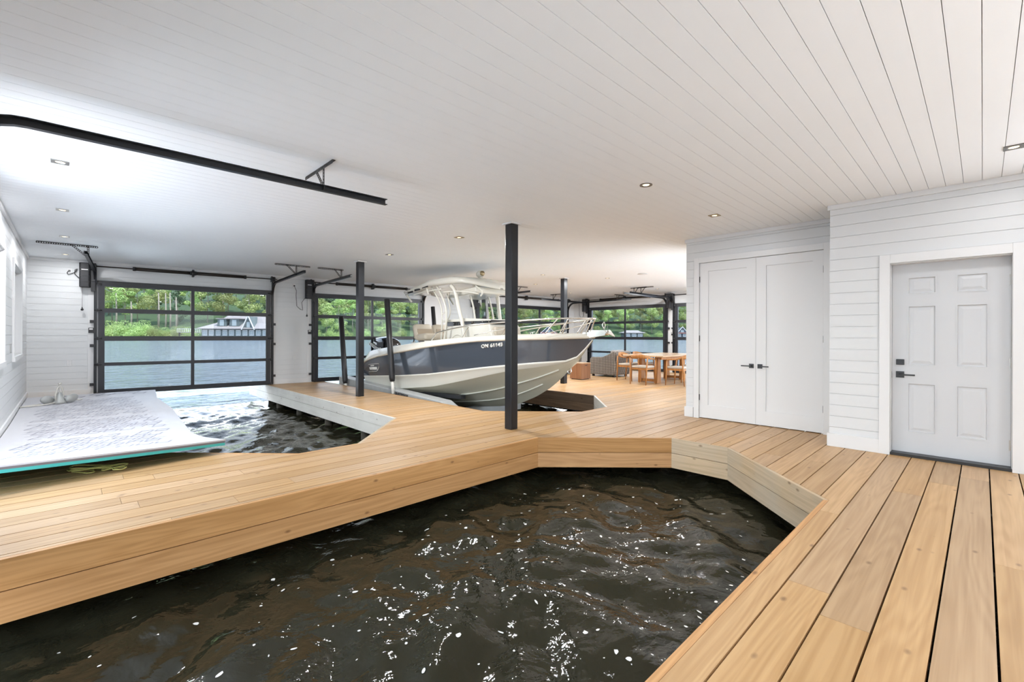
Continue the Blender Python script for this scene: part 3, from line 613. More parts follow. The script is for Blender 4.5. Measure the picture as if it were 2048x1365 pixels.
# recessed ceiling lights
def light(x, y, label, m='bezel', rnd=False, rz=0, pw=1):
    t = thing('ceiling_light', label, 'ceiling light', (x, y, CEIL), rz); h = .058
    mb = MB()
    if rnd:
        mb.loft([[(r*cos(2*pi*k/24), r*sin(2*pi*k/24), z) for k in range(24)] for r, z in ((.062, 0), (.062, -.006), (.045, -.006), (.038, .0))], sm=False)
    else:
        ring = [(h, -h), (h, h), (-h, h), (-h, -h)]
        sq = lambda s, z: [(s*cos(2*pi*k/24)/max(abs(cos(2*pi*k/24)), abs(sin(2*pi*k/24))), s*sin(2*pi*k/24)/max(abs(cos(2*pi*k/24)), abs(sin(2*pi*k/24))), z) for k in range(24)]
        mb.loft([sq(h, 0), sq(h, -.006), [(.036*cos(2*pi*k/24), .036*sin(2*pi*k/24), -.006) for k in range(24)], [(.03*cos(2*pi*k/24), .03*sin(2*pi*k/24), -.001) for k in range(24)]], sm=False)
    mb.build('trim_plate', M[m], t)
    MB().cyl((0, 0, -.0015), (0, 0, -.004), .03, 16).build('bulb', M['lampm'], t)
    L = bpy.data.lights.new('lamp', 'AREA'); L.shape = 'DISK'; L.size = .11; L.energy = LAMP_POWER*pw; L.color = (.97, .98, 1)
    lo = bpy.data.objects.new('lamp', L); COL.objects.link(lo); lo.location = (0, 0, -.012); lo.parent = t
    return t
for i, (x, y, m, rnd, l) in enumerate([(4.157, 2.357, 'bezel', True, 'round ceiling light nearest the camera in the middle'), (5.82, 2.35, 'bronze', False, 'square bronze ceiling light above the closet doors'),
    (4.34, 5.65, 'bronze', False, 'square ceiling light left of the tall near post'), (4.34, 7.79, 'bezel', False, 'ceiling light just right of the stern post'), (5.404, -.17, 'bezel', False, 'square dark ceiling light at the right edge of the view'),
    (-.055, 5.66, 'nickel', False, 'silver ceiling light nearest in the left row, glowing'), (-.053, 7.83, 'nickel', False, 'second silver ceiling light in the left row'), (-.044, 9.95, 'nickel', False, 'third silver ceiling light in the left row'),
    (-.039, 12.15, 'nickel', False, 'farthest silver ceiling light in the left row, near the corner'), (8.5, 7.65, 'nickel', True, 'small round ceiling light left of the far post'), (10.2, 6.9, 'nickel', True, 'small round ceiling light right of the far post'),
    (9.9, 9.2, 'nickel', True, 'small round ceiling light above the bow rail'), (13.6, 7.3, 'nickel', True, 'farthest right ceiling light over the dining table'), (12.8, 10.2, 'nickel', True, 'small ceiling light near the far corner'), (8.5, 9.9, 'nickel', True, 'small ceiling light above the boat top'),
    (1.0, -1.2, 'bezel', False, 'added unseen ceiling light behind the camera')]):  # last entry is an added lamp, out of view, lighting the near end
    light(x, y, l, m, rnd, pw=.3 if (x > 4 and y < 2.5) else (.5 if x < 0 and y > 9 else (1.7 if x > 4 else 1.3)))
t = thing('ceiling_speaker', 'flat round white ceiling speaker above the dining area', 'speaker', (10.07, 5.8, CEIL)); MB().cyl((0, 0, 0), (0, 0, -.01), .11, 28).build('grille', M['nickel'], t); MB().cyl((0, 0, -.008), (0, 0, -.012), .12, 28).build('rim', M['trim'], t)
# piles under the middle deck
for i, y in enumerate((11.9, 10.55, 9.0, 7.45)):
    p = MB(); p.tube([(0, 0, -1.6), (0, 0, -.36)], .075, 12); o = p.build('dock_pile', M['pile'], loc=(3.70, y, 0))
    tag(o, ['dark pile under the grey fascia, farthest from camera', 'dark pile under the grey fascia, second farthest', 'dark pile under the grey fascia, second nearest', 'dark pile under the grey fascia, nearest to camera'][i], 'pile', 'piles under the middle deck')
# ---------------------------------------------------------------- water
import numpy as np
WZ = -.52
rs = np.random.RandomState(5); NW = 34
lam = np.exp(rs.uniform(math.log(.22), math.log(1.5), NW)); th = rs.normal(2.3, .9, NW); phs = rs.uniform(0, 6.28, NW); amp = .0060*lam**.9
def wave(x, y):
    z = 0
    for l, t_, p, a in zip(lam, th, phs, amp):
        q = (x*math.cos(t_)+y*math.sin(t_))*2*math.pi/l+p+.6*np.sin(x*1.7+y*1.3+p); z = z+a*(np.sin(q)+.25*np.sin(2*q+1))
    return z
def grid(name, x0, x1, y0, y1, st, m, label):
    nx, ny = int((x1-x0)/st)+1, int((y1-y0)/st)+1; X, Y = np.meshgrid(np.linspace(x0, x1, nx), np.linspace(y0, y1, ny))
    Z = WZ+wave(X, Y); me = bpy.data.meshes.new(name); V = np.stack([X, Y, Z], -1).reshape(-1, 3); i = np.arange(nx*ny).reshape(ny, nx)
    F = np.stack([i[:-1, :-1], i[:-1, 1:], i[1:, 1:], i[1:, :-1]], -1).reshape(-1, 4)
    me.from_pydata(V.tolist(), [], F.tolist()); me.polygons.foreach_set('use_smooth', [True]*len(F)); me.materials.append(M[m]); me.update()
    o = bpy.data.objects.new(name, me); COL.objects.link(o); tag(o, label, 'water', kind='stuff')
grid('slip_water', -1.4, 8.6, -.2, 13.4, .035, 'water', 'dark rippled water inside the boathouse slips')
lk = MB()
for a, b in (((-700, -200), (-1.4, 800)), ((8.6, -200), (900, 800)), ((-1.4, 13.4), (8.6, 800)), ((-1.4, -200), (8.6, -.2))): lk.add([(a[0], a[1], WZ), (b[0], a[1], WZ), (b[0], b[1], WZ), (a[0], b[1], WZ)], [(0, 1, 2, 3)])
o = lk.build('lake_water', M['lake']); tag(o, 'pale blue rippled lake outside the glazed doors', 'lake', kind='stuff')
bed = MB(); bed.add([(-1.4, -.2, -2.2), (8.6, -.2, -2.2), (8.6, 13.4, -2.2), (-1.4, 13.4, -2.2)], [(0, 1, 2, 3)])
fk = MB(); r2 = random.Random(11)
for i in range(330):
    x, y = r2.uniform(-.4, 5.1), r2.uniform(.95, 3.7)
    if x+y > 7.7 or x-y > 3.2: continue
    s = r2.choice([.006, .008, .010, .014, .02]); a = r2.uniform(0, pi); n = 8; e = r2.uniform(.3, .8)
    z0 = [0]*n; vs = []
    for k in range(n):
        t_ = 2*pi*k/n; rr = s*r2.uniform(.7, 1.2); px_, py_ = rr*cos(t_), rr*e*sin(t_); X_, Y_ = x+px_*cos(a)-py_*sin(a), y+px_*sin(a)+py_*cos(a); vs.append((X_, Y_, WZ+float(wave(X_, Y_))+.003))
    fk.add(vs, [tuple(range(n))])
o = fk.build('foam_flecks', M['lettw']); tag(o, 'tiny white foam flecks floating on the dark near water', 'foam', kind='stuff')
# pale patio added outside, out of view, to bounce sunlight onto the ceiling
mb = MB(); mb.box((-9, -22, -.12), (22, -2.75, -.04)); mb.box((-7, 4.3, -.12), (-.75, 13.0, -.04)); mb.box((7.2, -2.74, -.12), (22, 3.12, -.04)); o = mb.build('bounce_ground', M['patio']); tag(o, 'pale patio added out of view to bounce sunlight indoors', kind='structure')
# ================================================================ MOTORBOAT
t4 = R(4)
BW = Matrix(((0, 1, 0, 6.49), (-cos(t4), 0, sin(t4), 8.0), (sin(t4), 0, cos(t4), .30), (0, 0, 0, 1)))
boat = thing('motorboat', 'blue and cream centre console motorboat with white hardtop, raised on a lift', 'boat', mw=BW)
SS = [-2.95, -2.6, -2, -1, 0, .5, 1, 1.5, 2, 2.4, 2.7, 2.9, 3.05, 3.2, 3.3, 3.37]
KH = [-.60, -.61, -.62, -.63, -.62, -.605, -.575, -.51, -.345, -.155, .05, .22, .35, .49, .58, .65]
CH = [-.20, -.20, -.18, -.155, -.11, -.05, .02, .10, .18, .215, .25, .275, .36, .495, .585, .652]
CW = [1.03, 1.04, 1.05, 1.05, 1.03, 1.0, .93, .82, .66, .48, .30, .13, .012, .010, .008, .004]
BH = [.12, .12, .12, .125, .15, .18, .215, .25, .275, .295, .303, .31, .37, .50, .59, .655]
BWD = [1.09, 1.12, 1.13, 1.14, 1.12, 1.09, 1.02, .90, .73, .55, .36, .19, .06, .02, .012, .006]
SH = [.34, .50, .585, .645, .70, .72, .738, .747, .733, .72, .706, .70, .697, .693, .69, .69]
GH = [.50, .755, .79, .825, .853, .858, .858, .856, .845, .83, .815, .81, .80, .79, .785, .78]
_c = {}
def it(tab, s):
    k = id(tab)
    if k not in _c:
        g_ = np.linspace(-3.6, 4.0, 761); v = np.interp(g_, SS, tab); K = np.hanning(43); K /= K.sum(); sm = np.convolve(np.pad(v, 21, 'edge'), K, 'valid'); w_ = np.clip((2.75-g_)/.3, 0, 1)*np.clip((g_+2.75)/.3, 0, 1); _c[k] = (g_, sm*w_+v*(1-w_))
    return float(np.interp(s, *_c[k]))
def beam(s):
    k = min(1, max(0, (s+.2)/3.57)); return 1.2*(1-k**2.3)
st_ = [-2.95+i*.075 for i in range(80)]+[3.05, 3.12, 3.2, 3.28, 3.34, 3.37]
def mir(P): return P
def section(s):
    k, c, b, sh = it(KH, s), it(CH, s), it(BH, s), it(SH, s); cw, bw, sw = it(CW, s), it(BWD, s), max(beam(s), .006)
    c = max(c, k+.002); b = max(b, c+.002)
    pts = [(0, k), (cw*.45, k+(c-k)*.40), (cw*.97, c-.015), (cw+.015, c+.005), (cw+(bw-cw)*.5+.01, c+(b-c)*.45), (bw-.01, b-.02), (bw+.012, b), (bw, b+.02)]
    mid = (bw+(sw-bw)*.42, b+(sh-b)*.5); pts += [mid, (sw-.012, sh)]
    return pts
for part, i0, i1, m, nm in (('bottom', 0, 3, 'hullc', 'hull_bottom'), ('boot', 3, 7, 'hullw', 'hull_band'), ('top', 7, 9, 'hullb', 'hull_side')):
    mb = MB()
    for sg in (-1, 1): mb.loft([[Vector((s, sg*y, z)) for y, z in section(s)[i0:i1+1]] for s in st_], closed=False)
    s = st_[0]; sec = section(s)[i0:i1+1]; n = len(sec); mb.add([(s, y, z) for y, z in sec]+[(s, -y, z) for y, z in sec[::-1]], [tuple(range(2*n))])
    tag(mb.build(nm, M[m], boat), {'top': 'dark blue glossy topsides', 'boot': 'white band above the chine', 'bottom': 'cream planing bottom'}[part])
for f, r_, lo, hi in ((.62, .016, -2.8, 2.72), (.30, .016, -2.8, 2.3)):   # lifting strakes
    for sg in (-1, 1):
        pts = []
        for i in range(30):
            s = lo+(hi-lo)*i/29; k, c, cw = it(KH, s), it(CH, s), it(CW, s)
            q = .45; yy = cw*f; zz = k+(c-k)*.40*(f/q) if f < q else k+(c-k)*(.40+.6*(f-q)/(1-q))-.008; pts.append((s, sg*yy, zz-.006))
        MB().tube(pts, r_, 6).build('strake', M['hullw'], boat)
pts = [(s, -beam(s)-.008, it(SH, s)+.02) for s in st_]+[(3.41, 0, .71)]+[(s, beam(s)+.008, it(SH, s)+.02) for s in st_[::-1]]
MB().tube(pts, .024, 8).build('rub_rail', M['rub'], boat)
mb = MB()
for sg in (-1, 1):
    rg = []
    for s in st_:
        w, h, gt = max(beam(s), .02), it(SH, s)+.03, it(GH, s); iw = max(w-.30, .0); rg.append([Vector((s, sg*a, b)) for a, b in ((w, h), (w-.01 if w > .05 else w*.8, h+.02), (max(w-.09, w*.4), gt-.012), (max(w-.12, w*.3), gt), (iw, gt), (iw, .12 if s < 2.3 else gt-.01))])
    mb.loft(rg, closed=False)
mb.build('gunwale', M['gel'], boat)
mb = MB(); rg = []
for s in st_:
    if s <= 3.3: iw = max(beam(s)-.29, .004); rg.append([Vector((s, -iw, .13 if s < 2.2 else it(GH, s)-.004)), Vector((s, iw, .13 if s < 2.2 else it(GH, s)-.004))])
mb.loft(rg, closed=False, sm=False); mb.add([(-2.94, -1.08, .5), (-2.94, 1.08, .5), (-2.94, 1.08, -.2), (-2.94, -1.08, -.2)], [(0, 1, 2, 3)]); mb.box((-2.93, -.9, .12), (-2.6, .9, .52)); mb.build('cockpit_deck', M['gel'], boat)
# console
mb = MB(); prof = [(-.34, .13), (-.30, 1.19), (.75, 1.17), (1.18, 1.12), (1.25, .88), (1.27, .13)]
mb.prism([(a, b) for a, b in prof], .84, T=Matrix(((1, 0, 0, 0), (0, 0, -1, .42), (0, 1, 0, 0), (0, 0, 0, 1)))); mb.build('console', M['gel'], boat, bevel=.04)
mb = MB(); prof = [(-.30, 1.19), (-.27, 1.285), (1.20, 1.20), (1.22, 1.13)]
mb.prism(prof, .80, T=Matrix(((1, 0, 0, 0), (0, 0, -1, .40), (0, 1, 0, 0), (0, 0, 0, 1)))); mb.build('tinted_band', M['cowl'], boat)
mb = MB(); mb.prism([(-.36, 1.285), (-.36, 1.325), (.5, 1.295), (1.20, 1.215), (1.20, 1.18)], .96, T=Matrix(((1, 0, 0, 0), (0, 0, -1, .48), (0, 1, 0, 0), (0, 0, 0, 1)))); mb.build('console_top', M['gel'], boat, bevel=.01)
for x, z in ((-.02, 1.225), (.62, 1.205), (.95, 1.185), (1.15, 1.165)): mb = MB(); mb.cyl((x, -.402, z), (x, -.412, z), .012, 10); mb.build('snap_stud', M['chrome'], boat)
mb = MB(); mb.box((.55, -.36, .86), (1.30, .36, 1.06)); mb.build('console_seat', M['vinyl'], boat, bevel=.05)
mb = MB(); mb.box((.5, -.40, .13), (1.31, .40, .86)); mb.build('seat_base', M['gel'], boat, bevel=.04)
mb = MB(); mb.loft([[(.1+.26*cos(t_/20*2*pi)*f_, -.425-g_, .78+.22*sin(t_/20*2*pi)*f_) for t_ in range(20)] for f_, g_ in ((1, 0), (1, .008), (.86, .008), (.84, 0))]); mb.build('side_hatch', M['gel'], boat)
mb = MB(); mb.cyl((-.48, 0, 1.1), (-.46, 0, 1.1), .03); mb.tube([(-.48, .19*cos(a/20*2*pi), 1.1+.19*sin(a/20*2*pi)) for a in range(20)], .015, 6, closed=True); [mb.cyl((-.47, 0, 1.1), (-.48, .19*cos(a), 1.1+.19*sin(a)), .010, 6) for a in (pi/2, pi*7/6, -pi/6)]; mb.build('steering_wheel', M['chrome'], boat)
# leaning seat: two backs, cushion, frame
for y in (-.27, .27):
    mb = MB(); mb.loft([[(x+dx, y+yy*sc, z) for x, yy in ((-.07, -.24), (.03, -.27), (.07, -.2), (.06, .2), (.03, .27), (-.07, .24))] for z, sc, dx in ((.96, .86, .05), (1.0, 1, .03), (1.22, 1, -.02), (1.31, .92, -.04), (1.335, .7, -.05))], cap=True); [None for _ in ()]; mb.build('seat_back', M['vinyl'], boat).location = (-1.44, 0, 0)
    mb = MB(); mb.box((-.005, y-.2, 1.02), (.02, y+.2, 1.22)); mb.build('back_insert', M['vinyl2'], boat, bevel=.01).location = (-1.38, 0, 0)
mb = MB(); mb.box((-1.40, -.52, .93), (-.98, .52, 1.09)); mb.build('seat_cushion', M['vinyl'], boat, bevel=.05)
mb = MB(); mb.box((-1.5, -.48, .13), (-1.02, .48, .80)); mb.build('seat_locker', M['gel'], boat, bevel=.03)
for y in (-.5, .5):
    mb = MB(); mb.tube([(-1.52, y, .8), (-1.50, y, 1.0), (-1.46, y, 1.1)], .016); mb.build('seat_arm', M['cowl'], boat)
# hardtop
rg = []
for i in range(17):
    u = i/16; s = -1.66+u*2.80; h = float(np.interp(s, [-1.66, -1.2, -.4, .2, .6, .9, 1.14], [2.13, 2.195, 2.265, 2.24, 2.17, 2.06, 1.94])); w = float(np.interp(s, [-1.66, -1.45, -.5, .5, .85, 1.03, 1.14], [.60, .72, .76, .70, .55, .36, .06])); th_ = float(np.interp(s, [-1.66, -1.2, .2, 1.26], [.03, .10, .14, .03]))
    rg.append([(s, y*w, h-dz) for y, dz in ((-1, .06+th_*.7), (-.97, .045), (-.8, .02), (-.4, .004), (0, 0), (.4, .004), (.8, .02), (.97, .045), (1, .06+th_*.7), (.9, .05+th_), (.4, .02+th_), (-.4, .02+th_), (-.9, .05+th_))])
MB().loft(rg, cap=True).build('hardtop', M['gel'], boat)
mb = MB(); mb.box((-.1, -.45, 1.80), (.85, .45, 1.93)); mb.build('overhead_locker', M['gel'], boat, bevel=.04)
for x, z in ((-1.32, 2.04), (-1.02, 2.06), (-.7, 2.08)): mb = MB(); mb.box((x, -.745, z), (x+.22, -.73, z+.04)); mb.build('vent_slot', M['cowl'], boat)
def tb(name, pts, r=.022, m='gel'):
    P = []
    for i in range(len(pts)-1):
        for k in range(4):
            a, b, c, d = [Vector(pts[min(max(j, 0), len(pts)-1)]) for j in (i-1, i, i+1, i+2)]; t_ = k/4
            P.append(.5*((2*b)+(c-a)*t_+(2*a-5*b+4*c-d)*t_*t_+(3*b-a-3*c+d)*t_**3))
    P.append(Vector(pts[-1])); return MB().tube(P, r, 8).build(name, M[m], boat)
for sg in (-1, 1):
    tb('hardtop_leg', [(.22, sg*.62, 2.02), (.33, sg*.6, 1.88), (.40, sg*.575, 1.5), (.47, sg*.54, 1.14), (.52, sg*.50, .5)], .042)
    tb('hardtop_leg', [(-.35, sg*.62, 2.12), (-.21, sg*.61, 1.95), (-.04, sg*.6, 1.62), (-.02, sg*.6, 1.33), (-.1, sg*.58, 1.05), (-.22, sg*.56, .7), (-.26, sg*.55, .14)], .024)
    tb('hardtop_leg', [(-.52, sg*.62, 2.10), (-.36, sg*.61, 1.9), (-.2, sg*.6, 1.62), (-.18, sg*.6, 1.33), (-.24, sg*.58, 1.05), (-.32, sg*.56, .7), (-.36, sg*.55, .14)], .018)
    tb('top_brace', [(.85, sg*.46, 1.93), (1.05, sg*.46, 1.79), (1.0, sg*.47, 1.7)], .018)
    tb('top_brace', [(-1.25, sg*.66, 2.0), (-.7, sg*.66, 2.01), (-.1, sg*.64, 1.99)], .018)
    tb('top_brace', [(-.1, sg*.64, 1.92), (.5, sg*.6, 1.86), (.98, sg*.5, 1.75)], .018)
    tb('rod_holder', [(-1.62, sg*.64, 2.13), (-1.36, sg*.62, 1.86)], .024)
    tb('rod_holder', [(-.62, sg*.68, 2.12), (-.58, sg*.66, 1.93)], .022)
    tb('grab_rail', [(-.02, sg*.6, 1.5), (-.12, sg*.6, 1.45), (-.19, sg*.6, 1.48)], .012)
mb = MB(); mb.loft([[(.62-.75*abs(y)**1.6+.25*(1.32-z)*0+.0, y*.52, z) for y in [i/8-1 for i in range(17)]] for z in (1.28, 1.55, 1.86)], closed=False); mb.build('windshield', M['sglass'], boat)
for y in (-.26, .26): tb('windshield_frame', [(.55, y, 1.27), (.50, y, 1.55), (.40, y, 1.86)], .020)
tb('windshield_frame', [(-.1, .52, 1.27), (-.02, .53, 1.55), (-.1, .53, 1.9)], .03); tb('windshield_frame', [(-.1, -.52, 1.27), (.0, -.5, 1.5), (-.1, -.5, 1.9)], .012)
mb = MB(); mb.sphere((0, 0, 0), .085, 16, 10, sc=(1.2, 1, .95)); sl_ = mb.build('search_light', M['gel'], boat, loc=(.47, 0, 2.285)); MB().cyl((.085, -.02, 0), (.108, -.025, 0), .055, 16).build('lens', M['bronze'], sl_); MB().cyl((0, 0, -.13), (0, 0, -.05), .04, 12).build('stalk', M['gel'], sl_)
# bow rails
for sg in (-1, 1):
    tb('bow_rail', [(.05, sg*1.06, .85), (.2, sg*1.06, .95), (.34, sg*1.05, 1.01), (1.2, sg*1.0, 1.065), (2.05, sg*.82, 1.07), (2.66, sg*.58, 1.066), (3.1, sg*.36, 1.05), (3.38, sg*.10, 1.03), (3.42, 0, 1.03)], .014, 'chrome')
    tb('mid_rail', [(1.3, sg*.93, .88), (2.0, sg*.78, .945), (2.7, sg*.53, .965), (3.3, sg*.14, .985)], .009, 'chrome')
    for a, b in (((1.03, 1.0, .85), (1.25, 1.0, 1.06)), ((1.95, .80, .845), (2.12, .80, 1.065)), ((2.72, .50, .81), (2.98, .44, 1.055)), ((2.98, .34, .80), (3.12, .34, 1.04)), ((3.18, .18, .79), (3.36, .12, 1.03))):
        tb('rail_stanchion', [(a[0], sg*a[1], a[2]), ((a[0]+b[0])/2, sg*(a[1]+b[1])/2, (a[2]+b[2])/2), (b[0], sg*b[1], b[2])], .011, 'chrome')
    for s in (-2.3, -.75, 2.35): mb = MB(); w = beam(s)-.2; z = it(GH, s); mb.tube([(s-.09, sg*w, z+.035), (s, sg*w, z+.028), (s+.09, sg*w, z+.035)], .009, 6); mb.cyl((s-.025, sg*w, z), (s-.025, sg*w, z+.03), .009, 6); mb.cyl((s+.025, sg*w, z), (s+.025, sg*w, z+.03), .009, 6); mb.build('cleat', M['chrome'], boat)
mb = MB(); mb.box((3.2, -.055, .775), (3.66, .055, .80)); mb.prism([(3.3, .70), (3.66, .72), (3.70, .80), (3.3, .80)], .012, T=Matrix(((1, 0, 0, 0), (0, 0, -1, -.045), (0, 1, 0, 0), (0, 0, 0, 1)))); mb.prism([(3.3, .70), (3.66, .72), (3.70, .80), (3.3, .80)], .012, T=Matrix(((1, 0, 0, 0), (0, 0, -1, .057), (0, 1, 0, 0), (0, 0, 0, 1)))); mb.cyl((3.66, -.05, .76), (3.66, .05, .76), .035, 12); mb.build('anchor_roller', M['chrome'], boat)
mb = MB(); mb.tube([(3.6, 0, .80), (3.6, .06, .90), (3.62, .0, .95), (3.62, -.06, .90), (3.62, 0, .80)], .008, 6); mb.bar((3.3, 0, .82), (3.72, 0, .79), .02, .03); mb.loft([[(3.68, -.10, .80), (3.68, .10, .80), (3.70, 0, .74)], [(3.80, -.03, .70), (3.80, .03, .70), (3.81, 0, .68)]], cap=True, sm=False); mb.build('bow_anchor', M['chrome'], boat)
mb = MB(); mb.tube([(2.83+.045*cos(a/12*2*pi), -.01, .13+.045*sin(a/12*2*pi)) for a in range(12)], .010, 6, closed=True); mb.build('bow_eye', M['chrome'], boat)
# outboard motor
mo = MB(); rg = []
for u, w, lo, hi in ((-.58, .10, .92, 1.02), (-.52, .2, .82, 1.12), (-.35, .25, .74, 1.20), (0, .27, .72, 1.19), (.3, .25, .74, 1.12), (.45, .2, .78, 1.02), (.5, .10, .82, .92)):
    rg.append([(u-3.72, w*cos(2*pi*k/20)*(1 if abs(cos(2*pi*k/20)) < .8 else .96), (lo+hi)/2+(hi-lo)/2*math.copysign(abs(sin(2*pi*k/20))**.7, sin(2*pi*k/20))) for k in range(20)])
mot = mo.loft(rg, cap=True).build('outboard_cowl', M['cowl'], boat)
mb = MB(); mb.loft([[(-3.72+dx+a*l, b*w, z) for a, b in ((-1, 0), (-.6, .8), (.4, 1), (1, .6), (1, -.6), (.4, -1), (-.6, -.8))] for z, l, w, dx in ((.76, .42, .2, 0), (.45, .32, .15, .02), (.0, .22, .1, .05), (-.7, .18, .06, .08), (-.85, .22, .05, .06))], cap=True); mb.box((-3.5, -.12, -.1), (-2.96, .12, .5)); mb.build('outboard_leg', M['cowl'], boat, bevel=.02)
mb = MB(); [mb.loft([[(-4.0, .0+.03*cos(a0), -.72+.03*sin(a0)), (-3.98, .14*cos(a0-.4), -.72+.14*sin(a0-.4)), (-4.02, .17*cos(a0), -.72+.17*sin(a0)), (-4.05, .12*cos(a0+.4), -.72+.12*sin(a0+.4))], [(-4.01, .0+.03*cos(a0), -.72+.03*sin(a0)), (-3.99, .14*cos(a0-.4), -.72+.14*sin(a0-.4)), (-4.03, .17*cos(a0), -.72+.17*sin(a0)), (-4.06, .12*cos(a0+.4), -.72+.12*sin(a0+.4))]], sm=False, cap=True) for a0 in (0, 2.09, 4.19)]; mb.cyl((-4.1, 0, -.72), (-3.85, 0, -.72), .045, 12); mb.build('propeller', M['chrome'], boat)
mb = MB(); mb.box((-3.78, -.283, .88), (-3.42, -.262, 1.02)); mb.build('cowl_panel', M['blackrough'], boat, bevel=.008)
text('MERCURY', .125, 'cowl_letters', M['letts'], boat, frame((-4.27, -.262, .99), (.93, -.02, -.36), (.36, 0, .93)), shear=.3, depth=.012)
text('ON 61143', .095, 'registration_letters', M['lettw'], boat, frame((1.53, -beam(1.53)-.012+.04, .625), (.62, .20, .0), (0, -.25, 1)), depth=.02, spacing=1.15)
lg = text('WHALER', .085, 'maker_letters', M['lettw'], boat, frame((-2.46, -1.172, .285), (1, 0, .02), (0, -.1, 1)), depth=.012, offset=.003)
text('BOSTON', .035, 'maker_small_letters', M['lettw'], boat, frame((-2.40, -1.178, .37), (1, 0, .02), (0, -.1, 1)), depth=.012)
mb = MB(); pp = [(-2.50, .415), (-1.98, .425), (-2.0, .34), (-2.06, .275), (-2.14, .245), (-2.52, .24)]; mb.tube([(a, -1.172-(b-.24)*.09, b) for a, b in pp], .006, 6); mb.build('maker_outline', M['lettw'], boat)
# ================================================================ BOAT LIFT
lift = thing('boat_lift', 'grey hydraulic boat lift with tall leaning black guide posts', 'boat lift', (6.49, 9.2, -.3))
def L(p): return (p[0]-6.49, p[1]-9.2, p[2]+.3)
for sx, ye in ((5.20, 7.1), (7.50, 8.6)):
    mb = MB(); d = .27; mb.prism([(12.0, -.06), (12.0, .16), (ye+.25, -.02), (ye, -.12), (ye, -.22), (ye+.2, -.26)], d, T=Matrix(((0, 0, 1, sx), (1, 0, 0, 0), (0, 1, 0, 0), (0, 0, 0, 1)))); q = mb.build('lift_pontoon', M['liftg'], lift, bevel=.02); q.location = L((0, 0, 0))
text('SUNSTREAM', .10, 'lift_letters', M['lettb'], lift, Matrix.Translation(L((5.192, 9.12, -.055))) @ frame((0, 0, 0), (0, -1, -.035), (0, -.035, 1)), depth=.004, offset=.003, spacing=1.1)
for x in (5.72, 7.18):
    mb = MB(); mb.bar((x, 11.2, -.12), (x, 7.3, .02), .12, .08); q = mb.build('bunk', M['blackrough'], lift); q.location = L((0, 0, 0))
for y in (7.6, 11.3): mb = MB(); mb.box((5.4, y-.08, -.45), (7.6, y+.08, -.27)); q = mb.build('cross_beam', M['liftg'], lift); q.location = L((0, 0, 0))
for i, (b, t_, z0) in enumerate((((5.15, 9.05, -.1), (5.15, 9.35, 2.07), .24), ((5.10, 11.36, -.1), (5.15, 11.76, 1.74), .02), ((7.85, 11.2, -.1), (7.85, 11.5, 2.12), .3))):
    b, t_ = Vector(b), Vector(t_); f_ = (z0-b.z)/(t_.z-b.z); m_ = b+(t_-b)*f_
    q = MB().tube([L(b), L(m_+(t_-b)*.02)], .036, 14).build('guide_post', M['pvc'], lift)
    q2 = MB().tube([L(m_), L(m_+(t_-m_)*.04), L(t_)], [.05, .066, .062], 16).build('post_sleeve', M['black'], q)
# ================================================================ FOAM PAD ON THE LEFT DECK
def padz(x, y): return .072+(.185-.085*(x+.55)/1.75)*math.exp(-max(0, (y-5.25)/1.05)**1.4)+.006*sin(y*1.9)+.05*math.exp(-((x+.56)/.05)**2)*min(1, max(0, (y-6)))*0
XR_ = lambda y: float(np.interp(y, [5.3, 6.0, 6.6, 7.6, 9.2, 10.8, 12.5], [1.22, 1.10, 1.06, 1.12, 1.22, 1.20, 1.36]))
pad = thing('foam_pad', 'big white floating foam pad with teal edge lying on the left deck', 'floating pad', (0, 5.3, 0))
def padlayer(name, t0, t1, m, shrink=0):
    nx, ny = 22, 60; top = []; bot = []
    for j in range(ny+1):
        y = 5.32+j/ny*(12.5-5.32); xr = XR_(y)-shrink; fr_ = -.55+shrink*.3
        for i in range(nx+1):
            x = fr_+(xr-fr_)*i/nx; yy = y+(.33*(x+.55)/1.7 if 1 else 0)*max(0, 1-j/8); z = padz(x, yy); top.append((x, yy-5.3, z-t0)); bot.append((x, yy-5.3, z-t1))
    W_ = nx+1; n = len(top); fs = []
    for j in range(ny):
        for i in range(nx):
            a = j*W_+i; fs.append((a, a+1, a+W_+1, a+W_)); fs.append((n+a, n+a+W_, n+a+W_+1, n+a+1))
    for j in range(ny): a = j*W_; fs.append((a, a+W_, n+a+W_, n+a)); a = j*W_+nx; fs.append((a, n+a, n+a+W_, a+W_))
    for i in range(nx): fs.append((i, n+i, n+i+1, i+1)); a = ny*W_+i; fs.append((a, a+1, n+a+1, n+a))
    mb = MB(); mb.add(top+bot, fs, 0, False); return mb.build(name, M[m], pad)
padlayer('pad_top', 0, .014, 'foam'); padlayer('pad_core', .0145, .034, 'dgrey', .004); padlayer('pad_underside', .0345, .062, 'teal', .006)
mb = MB(); r3 = random.Random(4)
def outline(cx, cy, a, b, w, z=.0025, skip=()):
    e = [(cx-a-b*.35, cy-b), (cx+a-b*.35, cy-b), (cx+a+b*.35, cy+b), (cx-a+b*.35, cy+b)]
    for i in range(4):
        if i in skip: continue
        p, q = Vector(e[i]), Vector(e[(i+1) % 4]); d = (q-p).normalized(); nn = Vector((-d.y, d.x))*w
        vs = [p-nn, q-nn, q+nn, p+nn]; mb.add([(v.x, v.y-5.3, padz(v.x, v.y)+z) for v in vs], [(0, 1, 2, 3)])
row = 0; y = 6.05
while y < 11.4:
    if not (7.05 < y < 7.35 or 8.7 < y < 9.05):
        x0_ = -.36+.02*(y-6); x1_ = .86 if y > 7 else .75
        x = x0_+(row % 3)*.045
        while x < x1_: 
            if r3.random() < .86: outline(x, y, .055, .06, .005 if row % 2 else .007, skip=() if r3.random() < .6 else (r3.randrange(4),))
            x += .155
    y += .125; row += 1
